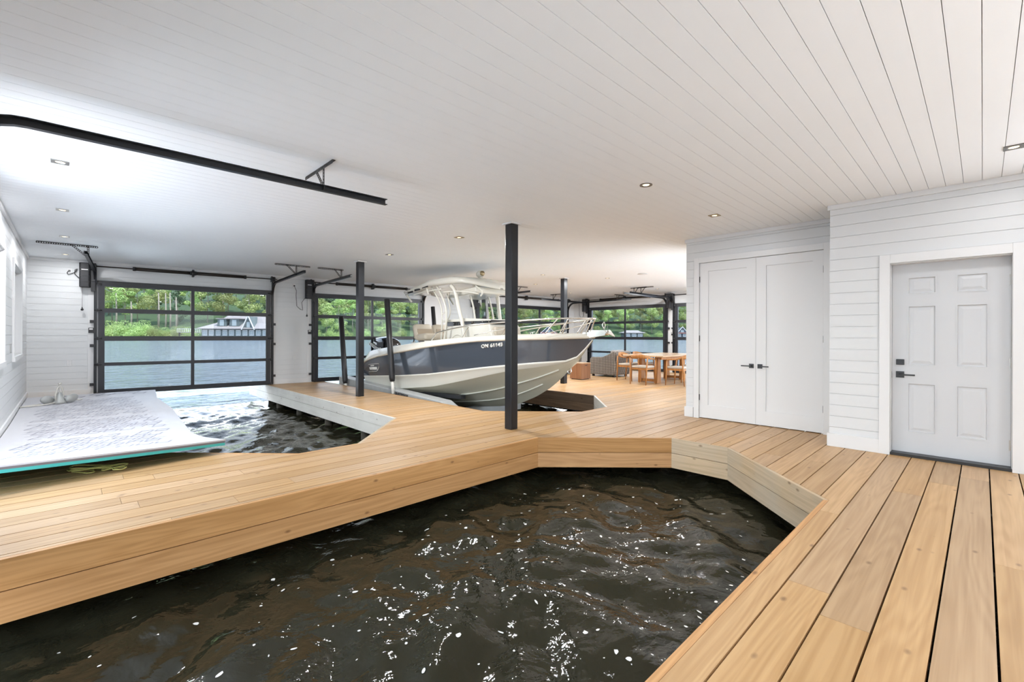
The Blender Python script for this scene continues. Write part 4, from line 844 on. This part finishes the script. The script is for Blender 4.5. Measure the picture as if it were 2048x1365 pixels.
o_ = mb.build('printed_pattern', M['inkp'], pad)
mb = MB()
for x, y in ((-.15, 12.2), (.12, 11.95), (.42, 12.25), (.75, 12.2), (.98, 12.32), (1.05, 12.0), (.5, 12.0)): outline(x, y, .085, .10, .011)
mb.build('printed_squares', M['ink'], pad)
# small grey anchor on the pad
an = thing('folding_anchor', 'small grey folding anchor with a rope loop standing on the white pad', 'anchor', (-.10, 11.0, padz(-.1, 11.0)+.003), rz=R(45))
mb = MB(); mb.loft([[(r_*cos(2*pi*k/12)*1.2, r_*sin(2*pi*k/12), z) for k in range(12)] for z, r_ in ((0, .085), (.03, .08), (.10, .045), (.19, .02))], cap=True); mb.build('anchor_shank', M['galv'], an)
for sg in (-1, 1): mb = MB(); mb.sphere((0, 0, 0), .115, 16, 10, sc=(1, .35, .62)); q = mb.build('fluke', M['galv'], an); q.matrix_local = Matrix.Translation((sg*.155*.85, -sg*.155*.5, .075)) @ Matrix.Rotation(sg*-.15, 4, 'Y')
mb = MB(); mb.tube([(-.07, 0, .06), (-.075, .0, .16), (-.03, .01, .26), (0, 0, .31), (.04, 0, .26), (.075, .01, .15), (.065, 0, .05)], .011, 8); mb.tube([(.0, .02, .08), (-.03, .03, .2), (.01, .03, .3), (.03, .02, .18), (.02, .02, .06)], .008, 6); mb.tube([(0, 0, .31), (-.02, .0, .34), (.03, 0, .345), (.02, 0, .31)], .01, 6); mb.build('rope_loop', M['ropew'], an)
mb = MB(); mb.tube([(-.05, 0, .03), (-.22, -.02, .018), (-.40, .03, .014), (-.52, .12, .012), (-.38, .16, .012), (-.2, .12, .014)], .010, 6); mb.tube([(.06, 0, .03), (.24, .05, .02), (.40, .02, .015), (.52, .12, .012)], .010, 6); mb.build('rope_tail', M['ropew'], an)
# yellow rope coil
mb = MB(); pts = []; r4 = random.Random(9)
for c, (cx, cy, a, b, tilt) in enumerate(((-.05, .02, .10, .05, .3), (.02, -.06, .12, .045, -.2), (.0, .03, .16, .05, .5), (.13, .04, .11, .05, .1), (.26, .02, .10, .045, -.3), (.27, -.03, .09, .05, .2), (.12, .0, .2, .03, .6), (-.02, .0, .13, .06, .0))):
    for k in range(14): t_ = 2*pi*k/14*.93+c; pts.append((cx+a*cos(t_)*cos(tilt)-b*sin(t_)*sin(tilt), cy+a*cos(t_)*sin(tilt)+b*sin(t_)*cos(tilt), .009+.004*c+.004*sin(3*t_)))
mb.tube(pts, .0048, 6); o = mb.build('rope_coil', M['rope'], loc=(.13, 5.78, .002)); o.rotation_euler = (0, 0, R(-44)); tag(o, 'loose coil of yellow-green rope on the deck under the pad edge', 'rope')
# ================================================================ DINING AREA
tbl = thing('dining_table', 'wooden dining table with pale top beyond the closet corner', 'table', (12.1, 6.33, 0))
mb = MB(); [mb.box((-1.1, -.6+i*.2+.002, .712), (1.1, -.6+(i+1)*.2-.002, .752), rn=(r3.random(), r3.random(), 0)) for i in range(6)]; mb.build('tabletop', M['teaktop'], tbl, bevel=.004)
mb = MB(); mb.box((-1.0, -.5, .64), (1.0, -.44, .71)); mb.box((-1.0, .44, .64), (1.0, .5, .71)); mb.build('apron', M['teak'], tbl)
for x in (-.72, .72):
    for y in (-.24, .24): mb = MB(); mb.prism([(-.11, 0), (.11, 0), (.07, .70), (-.07, .70)], .09, T=Matrix(((1, 0, 0, x), (0, 0, -1, y+.045), (0, 1, 0, 0), (0, 0, 0, 1)))); mb.build('table_leg', M['teak'], tbl)
    mb = MB(); mb.box((x-.06, -.22, .03), (x+.06, .22, .10)); mb.build('foot_beam', M['teak'], tbl)
def chair(label, x, y, rz):
    t = thing('dining_chair', label, 'chair', (x, y, 0), rz, group='chairs around the dining table')   # faces +x
    for sy in (-1, 1):
        MB().tube([(-.24, sy*.225, 0), (-.215, sy*.235, .42), (-.20, sy*.255, .70)], [.013, .021, .018], 8).build('leg', M['teak'], t)
        MB().tube([(.25, sy*.245, 0), (.225, sy*.245, .42), (.20, sy*.262, .645)], [.013, .021, .017], 8).build('leg', M['teak'], t)
    mb = MB(); mb.box((-.20, -.225, .385), (.21, -.195, .43)); mb.box((-.20, .195, .385), (.21, .225, .43)); mb.box((.185, -.195, .385), (.215, .195, .43)); mb.box((-.205, -.195, .385), (-.175, .195, .43)); mb.build('seat_frame', M['teak'], t)
    mb = MB(); mb.box((-.20, -.215, .43), (.235, .215, .485)); mb.build('seat_cushion', M['fabric'], t, bevel=.022)
    rg = []
    for i in range(21):
        a = pi*(i/20)-pi/2; c, s_ = cos(a), sin(a); bx_ = -.02-.235*c; by = .27*s_; wd = .014+.012*c; hh = .016+.042*max(0, c)**1.5; z = .655+.085*max(0, c)**.8; out = Vector((-c, s_, 0)).normalized()
        if i in (0, 20): bx_ = .20
        rg.append([Vector((bx_, by, z))+out*p*wd+Vector((0, 0, q*hh)) for p, q in ((-1, -1), (1, -1), (1, 1), (-1, 1))])
    MB().loft(rg, cap=True).build('back_rail', M['teak'], t)
    return t
c0 = chair('wooden dining chair at the table head with its back to the camera', 10.83, 6.22, 0)
dup(c0, (11.27, 5.43, 0), pi/2, 'wooden dining chair cut off by the closet wall, nearest the camera'); dup(c0, (11.45, 7.02, 0), -pi/2, 'leftmost wooden dining chair, on the far side of the table')
dup(c0, (12.25, 7.04, 0), -pi/2, 'wooden dining chair mostly hidden behind the table, right of the leftmost one'); dup(c0, (12.15, 5.43, 0), pi/2, 'wooden dining chair on the near side, second from the table head')
def wick(label, x, y, rz, h=.78, arm=.56, w=.82, d=.9):
    t = thing('wicker_armchair', label, 'armchair', (x, y, 0), rz)   # faces +y
    prof = [(d/2, .06), (d/2-.02, arm-.06), (d/2-.08, arm), (0, arm+.01), (-d/2+.28, arm+.08), (-d/2+.16, h-.05), (-d/2+.04, h), (-d/2-.05, h-.06), (-d/2+.02, .06)]
    for sx in (-1, 1): mb = MB(); mb.prism(prof, .11, T=Matrix(((0, 0, 1, sx*(w/2-.055)-.055), (1, 0, 0, 0), (0, 1, 0, 0), (0, 0, 0, 1)))); mb.build('wicker_side', M['wicker'], t, bevel=.03)
    mb = MB(); mb.prism([(-d/2+.02, .06), (-d/2-.06, h-.05), (-d/2+.02, h+.01), (-d/2+.10, h-.06), (-d/2+.15, .06)], w-.2, T=Matrix(((0, 0, 1, -(w-.2)/2), (1, 0, 0, 0), (0, 1, 0, 0), (0, 0, 0, 1)))); mb.build('wicker_back', M['wicker'], t, bevel=.03)
    mb = MB(); mb.box((-w/2+.12, -d/2+.15, .06), (w/2-.12, d/2-.03, .30)); mb.build('wicker_base', M['wicker'], t, bevel=.02)
    mb = MB(); mb.box((-w/2+.12, -d/2+.16, .30), (w/2-.12, d/2-.02, .45)); mb.build('seat_cushion', M['greyfab'], t, bevel=.04)
    mb = MB(); mb.box((-w/2+.13, -d/2+.10, .44), (w/2-.13, -d/2+.26, h+.02)); mb.build('back_cushion', M['greyfab'], t, bevel=.05)
    for sx in (-1, 1):
        for sy in (-1, 1): mb = MB(); mb.box((sx*(w/2-.1)-.03, sy*(d/2-.1)-.03, 0), (sx*(w/2-.1)+.03, sy*(d/2-.1)+.03, .062)); mb.build('foot', M['black'], t)
wick('grey wicker armchair with curved back between the cube and the dining table', 12.26, 8.2, 0, .80, .60, .86, .95)
wick('low grey wicker seat behind the wooden cube', 12.0, 9.9, pi/2, .60, .52, .86, .95)
cu = thing('side_cube', 'reddish wooden cube side table with a hand slot', 'side table', (10.71, 8.17, 0))
mb = MB()
for i in range(4):
    a = i*pi/2
mb.box((-.21, -.21, .02), (.21, -.185, .465), rn=(.2, .3, 0)); mb.box((-.21, .185, .02), (.21, .21, .465)); mb.box((-.21, -.184, .02), (-.185, .184, .465), rn=(.6, .5, .1)); mb.box((.185, -.184, .02), (.21, .184, .465)); mb.build('cube_body', M['crate'], cu)
mb = MB(); mb.box((-.215, -.215, .466), (.215, .215, .482)); mb.build('cube_top', M['teaktop'], cu); mb = MB(); mb.box((-.05, -.2125, .40), (.05, -.2105, .425)); mb.build('hand_slot', M['black'], cu); mb = MB(); mb.box((-.18, -.18, 0), (.18, .18, .02)); mb.build('plinth', M['black'], cu)
# ================================================================ FAR SHORE
def polar(px_, d): # compass bearing given as the lateral tangent, distance as depth
    lat = (px_-1024)/914.2*d; return Vector((d*cos(YAW)+lat*sin(YAW), d*sin(YAW)-lat*cos(YAW), 0))
SD = lambda p: float(np.interp(p, [-300, 200, 520, 700, 900, 1200, 1500, 1900], [150, 152, 150, 175, 205, 235, 240, 240]))
hl = MB(); cols_ = [i*60-400 for i in range(46)]; rows_ = [(-6, -1.5), (0, .1), (6, 2.2), (25, 7), (60, 16), (120, 30)]
vs = [(lambda v: (v.x, v.y, z))(polar(c, SD(c)+dd)) for dd, z in rows_ for c in cols_]; n_ = len(cols_)
hl.add(vs, [(r_*n_+c, r_*n_+c+1, (r_+1)*n_+c+1, (r_+1)*n_+c) for r_ in range(len(rows_)-1) for c in range(n_-1)], 0, True)
o = hl.build('hillside', M['hill']); tag(o, 'dark wooded hillside rising from the far shore', kind='structure')
hz = lambda dd: float(np.interp(dd, [r_[0] for r_ in rows_], [r_[1] for r_ in rows_]))
def crown(seed, h, w, n, m='leaf', base=.28, trunk=.22, blobs=16):
    rg_ = random.Random(seed); mb = MB(); bl = []
    for i in range(blobs):
        u = rg_.random(); z = h*(base+(1-base)*u*.93); rad = w*(1-abs(u-.38)*1.15)*.62; a = rg_.uniform(0, 2*pi); bl.append((rad*cos(a), rad*sin(a), z, w*rg_.uniform(.28, .46)))
    for i in range(n):
        bx_, by, bz, br = rg_.choice(bl); v = Vector((rg_.gauss(0, 1), rg_.gauss(0, 1), rg_.gauss(0, 1))).normalized(); p = Vector((bx_, by, bz))+Vector((v.x*br, v.y*br, v.z*br*.62))*rg_.uniform(.75, 1.05)
        s_ = rg_.uniform(.10, .24)*(h/18)**.5*1.35; nn = (v+Vector((rg_.gauss(0, .5), rg_.gauss(0, .5), rg_.gauss(0, .5)+.4))).normalized(); e1 = nn.orthogonal().normalized()*s_; e1.rotate(Matrix.Rotation(rg_.uniform(0, 6.28), 3, nn)); e2 = nn.cross(e1)*.8
        mb.add([p-e1-e2*.2, p-e2, p+e1, p+e2], [(0, 1, 2, 3)])
    tr = MB(); tr.tube([(0, 0, -1), (.1, 0, h*.3), (.0, .1, h*.6), (0, 0, h*.85)], [trunk, trunk*.8, trunk*.5, .05], 7)
    for i in range(5): a = i*1.3; z = h*(.35+.09*i); tr.tube([(0, 0, z), (w*.3*cos(a), w*.3*sin(a), z+h*.1)], [trunk*.4, .04], 5)
    return mb, tr
def proto(name, label, grp, *a, **k):
    t = thing(name, label, k.pop('cat', 'tree'), (0, 0, 0), group=grp); cm = k.get('m', 'leaf'); mb, tr = crown(*a, **k); mb.build('crown', M[cm], t, fixn=False); tr.build('trunk', M['bark'], t); return t
rt = random.Random(21); TGp = 'trees on the far shore'
KL = ['broad leafy green tree on the far shore hillside', 'tall dark conifer-like tree on the far shore hillside', 'slender bright green tree on the far shore hillside']
protos = [proto('shore_tree', KL[0], TGp+', broad', 1, 17, 5.4, 3600), proto('shore_tree', KL[0], TGp+', broad', 2, 20, 6, 4200), proto('shore_tree', KL[1], TGp+', dark', 3, 21, 3.6, 3200, m='leafd', base=.12, blobs=22), proto('shore_tree', KL[2], TGp+', slender', 4, 18, 4.2, 3000), proto('shore_tree', KL[0], TGp+', broad', 5, 15, 5.8, 3400, base=.15)]
KI = [0, 0, 1, 2, 0]; used = [False]*5
def zone(px_):
    return 'the farthest-left door' if px_ < 570 else 'the door behind the motor' if px_ < 900 else 'the wide door behind the bow' if px_ < 1150 else 'the dining doors'
def place(pi_, px_, dd, sc, row=''):
    v = polar(px_, SD(px_)+dd); v.z = hz(dd)-.4; p = protos[pi_]
    if not used[pi_]: used[pi_] = True; o = p; o.location = v
    else: o = dup(p, v)
    kd = ['broad leafy green tree', 'broad leafy green tree', 'tall dark tree', 'slender bright green tree', 'low broad green tree'][pi_]; o['label'] = '%s %s, seen through %s' % (kd, row, zone(px_)); o['group'] = '%s %s beyond %s' % (kd, row, zone(px_)); o.rotation_euler = (0, 0, rt.uniform(0, 6.28)); o.scale = (sc, sc, sc*rt.uniform(.9, 1.1)); return o
for dd, step, sc0 in ((7, 36, .82), (18, 34, .95), (34, 36, 1.05), (58, 42, 1.15)):
    c = -40+dd
    while c < 1500:
        x = c+rt.uniform(-10, 10); k = rt.choice([0, 1, 2, 3, 4, 1, 2, 3])
        if dd < 10 and (350 < x < 560 or 190 < x < 350): c += step; continue
        if dd < 10: k = rt.choice([0, 3, 4])
        place(k, x, dd+rt.uniform(-3, 3), sc0*rt.uniform(.85, 1.12), {7: 'at the lake edge', 18: 'in the second row', 34: 'halfway up the slope', 58: 'on the hilltop'}[dd]); c += step*SD(150)/SD(x)*(1.25 if x > 900 else 1)
bp = thing('shore_bush', 'rounded bright green bush at the lake edge', 'bush', (0, 0, 0), group='bushes on the far shore'); mb, tr = crown(8, 4.6, 4.6, 3600, base=.1, blobs=12); mb.build('crown', M['leaf'], bp, fixn=False)
first = True
for x in [195+i*17 for i in range(12)]+[640, 665, 690, 730, 770, 800, 980, 1050, 1200, 1290, 1320]:
    s_ = rt.uniform(.75, 1.05)*(1.2 if x < 290 else .8); v = polar(x, SD(x)+rt.uniform(1, 4)); v.z = -.3
    o = bp if first else dup(bp, v); o.location = v; o.scale = (s_, s_, s_); o.rotation_euler = (0, 0, rt.uniform(0, 6)); first = False; o['label'] = 'rounded bright green bush at the water, seen through '+zone(x); o['group'] = 'shore bushes beyond '+zone(x)
for (x, h_), w_ in zip(((232, 1.0), (317, 1), (331, 1), (340, 1), (352, .9), (262, .8)), ('leftmost pale bare trunk above the bright bushes', 'third pale bare trunk from the left, first of the close four', 'second of the four close bare trunks', 'third of the four close bare trunks', 'rightmost pale bare trunk, beside the footbridge', 'short pale bare trunk right of the leftmost one')):
    v = polar(x, SD(x)+12); o = MB().tube([(0, 0, 0), (.15, 0, 7), (0, .2, 15*h_)], [.32, .26, .16], 8).build('bare_trunk', M['bark'], loc=(v.x, v.y, 1)); tag(o, w_, 'tree trunk', 'bare trunks on the far shore')
M['shingle'] = mat('roof_shingle', (.30, .275, .265), .8, noise=.1, nscale=2); M['siding'] = mat('grey_siding', (.12, .15, .15), .7, noise=.1, nscale=2); M['hwin'] = mat('house_window', (.30, .36, .38), .1); M['red'] = mat('red_roof', (.45, .20, .16), .7); M['dark'] = mat('dark_siding', (.10, .11, .13), .7)
def house(name, label, px_, d, w, dep, eave, ridge, rin, roofm, wallm, nwin, dormers=(), flare=1.0, gable=None):
    c = polar(px_, d); T = Matrix.Translation((c.x, c.y, -.5)) @ Matrix.Rotation(YAW-pi/2, 4, 'Z') @ Matrix.Rotation(R(0), 4, 'Z')
    t = thing(name, label, 'boathouse', mw=T)
    mb = MB(); mb.box((-w/2, 0, 0), (w/2, dep, eave)); mb.build('walls', M[wallm], t)
    mb = MB(); mb.box((-w/2-.1, -.1, 0), (w/2+.1, -.02, .45)); mb.build('crib', M['pile'], t)
    e = .9; r1 = rin; hm = eave+(ridge-eave)*.38
    rings = [[(-w/2-e, -e, eave), (w/2+e, -e, eave), (w/2+e, dep+e, eave), (-w/2-e, dep+e, eave)], [(-w/2-e, -e, eave+.25), (w/2+e, -e, eave+.25), (w/2+e, dep+e, eave+.25), (-w/2-e, dep+e, eave+.25)],
             [(-w/2+r1*.55, dep*.22, hm+.25), (w/2-r1*.55, dep*.22, hm+.25), (w/2-r1*.55, dep*.78, hm+.25), (-w/2+r1*.55, dep*.78, hm+.25)], [(-w/2+r1, dep*.42, ridge), (w/2-r1, dep*.42, ridge), (w/2-r1, dep*.58, ridge), (-w/2+r1, dep*.58, ridge)]]
    mb = MB(); mb.loft(rings, cap=True, sm=False); mb.build('roof', M[roofm], t)
    for i in range(nwin):
        x = -w/2+(i+.5)*w/nwin; ww = w/nwin*.34; mb = MB(); mb.box((x-ww, -.08, eave*.42), (x+ww, -.01, eave*.92)); f_ = mb.build('window', M['trim'], t); mb = MB(); [mb.box((x-ww*.88+k*ww*.92, -.10, eave*.47), (x-ww*.04+k*ww*.92, -.07, eave*.87)) for k in range(2)]; mb.build('pane', M['hwin'], f_)
    for x, wd in dormers:
        mb = MB(); mb.prism([(x-wd/2, eave+.9), (x+wd/2, eave+.9), (x+wd/2*.9, eave+3.1), (x-wd/2*.9, eave+3.1)], dep*.4, T=Matrix(((1, 0, 0, 0), (0, 0, 1, .3), (0, 1, 0, 0), (0, 0, 0, 1)))); dm = mb.build('dormer', M[wallm], t)
        mb = MB(); mb.box((x-wd/2-.3, .0, eave+3.1), (x+wd/2+.3, dep*.5, eave+3.35)); mb.build('dormer_roof', M[roofm], dm)
        mb = MB(); mb.box((x-wd*.22, .2, eave+1.0), (x+wd*.22, .29, eave+2.9)); mb.build('dormer_window', M['hwin'], dm)
    if gable:
        x, wd, gh = gable; mb = MB(); mb.prism([(x-wd/2, eave), (x+wd/2, eave), (x, gh)], dep*.5, T=Matrix(((1, 0, 0, 0), (0, 0, 1, -.5), (0, 1, 0, 0), (0, 0, 0, 1)))); g_ = mb.build('gable', M[wallm], t)
        mb = MB(); [mb.bar((x-wd/2*1.1, -.8, eave-.2), (x, -.8, gh+.25), .25, .25, up=(0, 1, 0)), mb.bar((x+wd/2*1.1, -.8, eave-.2), (x, -.8, gh+.25), .25, .25, up=(0, 1, 0))]; mb.build('gable_board', M['trim'], g_); mb = MB(); mb.box((x-wd*.14, -.6, eave+.5), (x+wd*.14, -.52, eave+(gh-eave)*.55)); mb.build('gable_window', M['hwin'], g_)
    return t
house('boathouse', 'large grey shingled boathouse with dormers on the far shore', 470, 140, 20.5, 12, 3.4, 7.9, 5.2, 'shingle', 'siding', 10, [(-4.2, 2.9), (-.4, 3.1)], gable=(4.4, 3.6, 7.3))
house('boathouse', 'grey shingled building with pale roof right of the large boathouse', 547, 156, 9, 8, 4.6, 7.8, 2.6, 'shingle', 'siding', 4)
house('boathouse', 'small far boathouse with flat pale roof seen over the dining table', 1268, 222, 9, 8, 3.0, 4.4, 1.6, 'shingle', 'siding', 3)
house('boathouse', 'small dark gabled boathouse at the right edge of the dining doors', 1364, 226, 7, 8, 3.0, 4.2, 1.2, 'red', 'dark', 2, gable=(0, 5.5, 6.0))
house('boathouse', 'dark gabled boathouse seen through the bow rail', 1096, 218, 7, 8, 2.8, 4.0, 1.2, 'red', 'dark', 0, gable=(0, 7.0, 5.8))
c = polar(382, 146); fb = thing('footbridge', 'white railed footbridge left of the large boathouse', 'footbridge', mw=Matrix.Translation((c.x, c.y, 1.6)) @ Matrix.Rotation(YAW-pi/2, 4, 'Z'))
mb = MB(); mb.box((-4.5, 0, .2), (4.5, 1.4, .4)); mb.build('deck_slab', M['shingle'], fb); mb = MB(); mb.box((-4.5, 0, 1.4), (4.5, .1, 1.5)); [mb.box((-4.5+i*.6, 0, .4), (-4.4+i*.6, .08, 1.4)) for i in range(16)]; mb.build('railing', M['trim'], fb)
for x_ in (-4.2, 4.2): mb = MB(); mb.box((x_-.15, .5, -2.4), (x_+.15, .8, .2)); mb.build('support', M['pile'], fb)
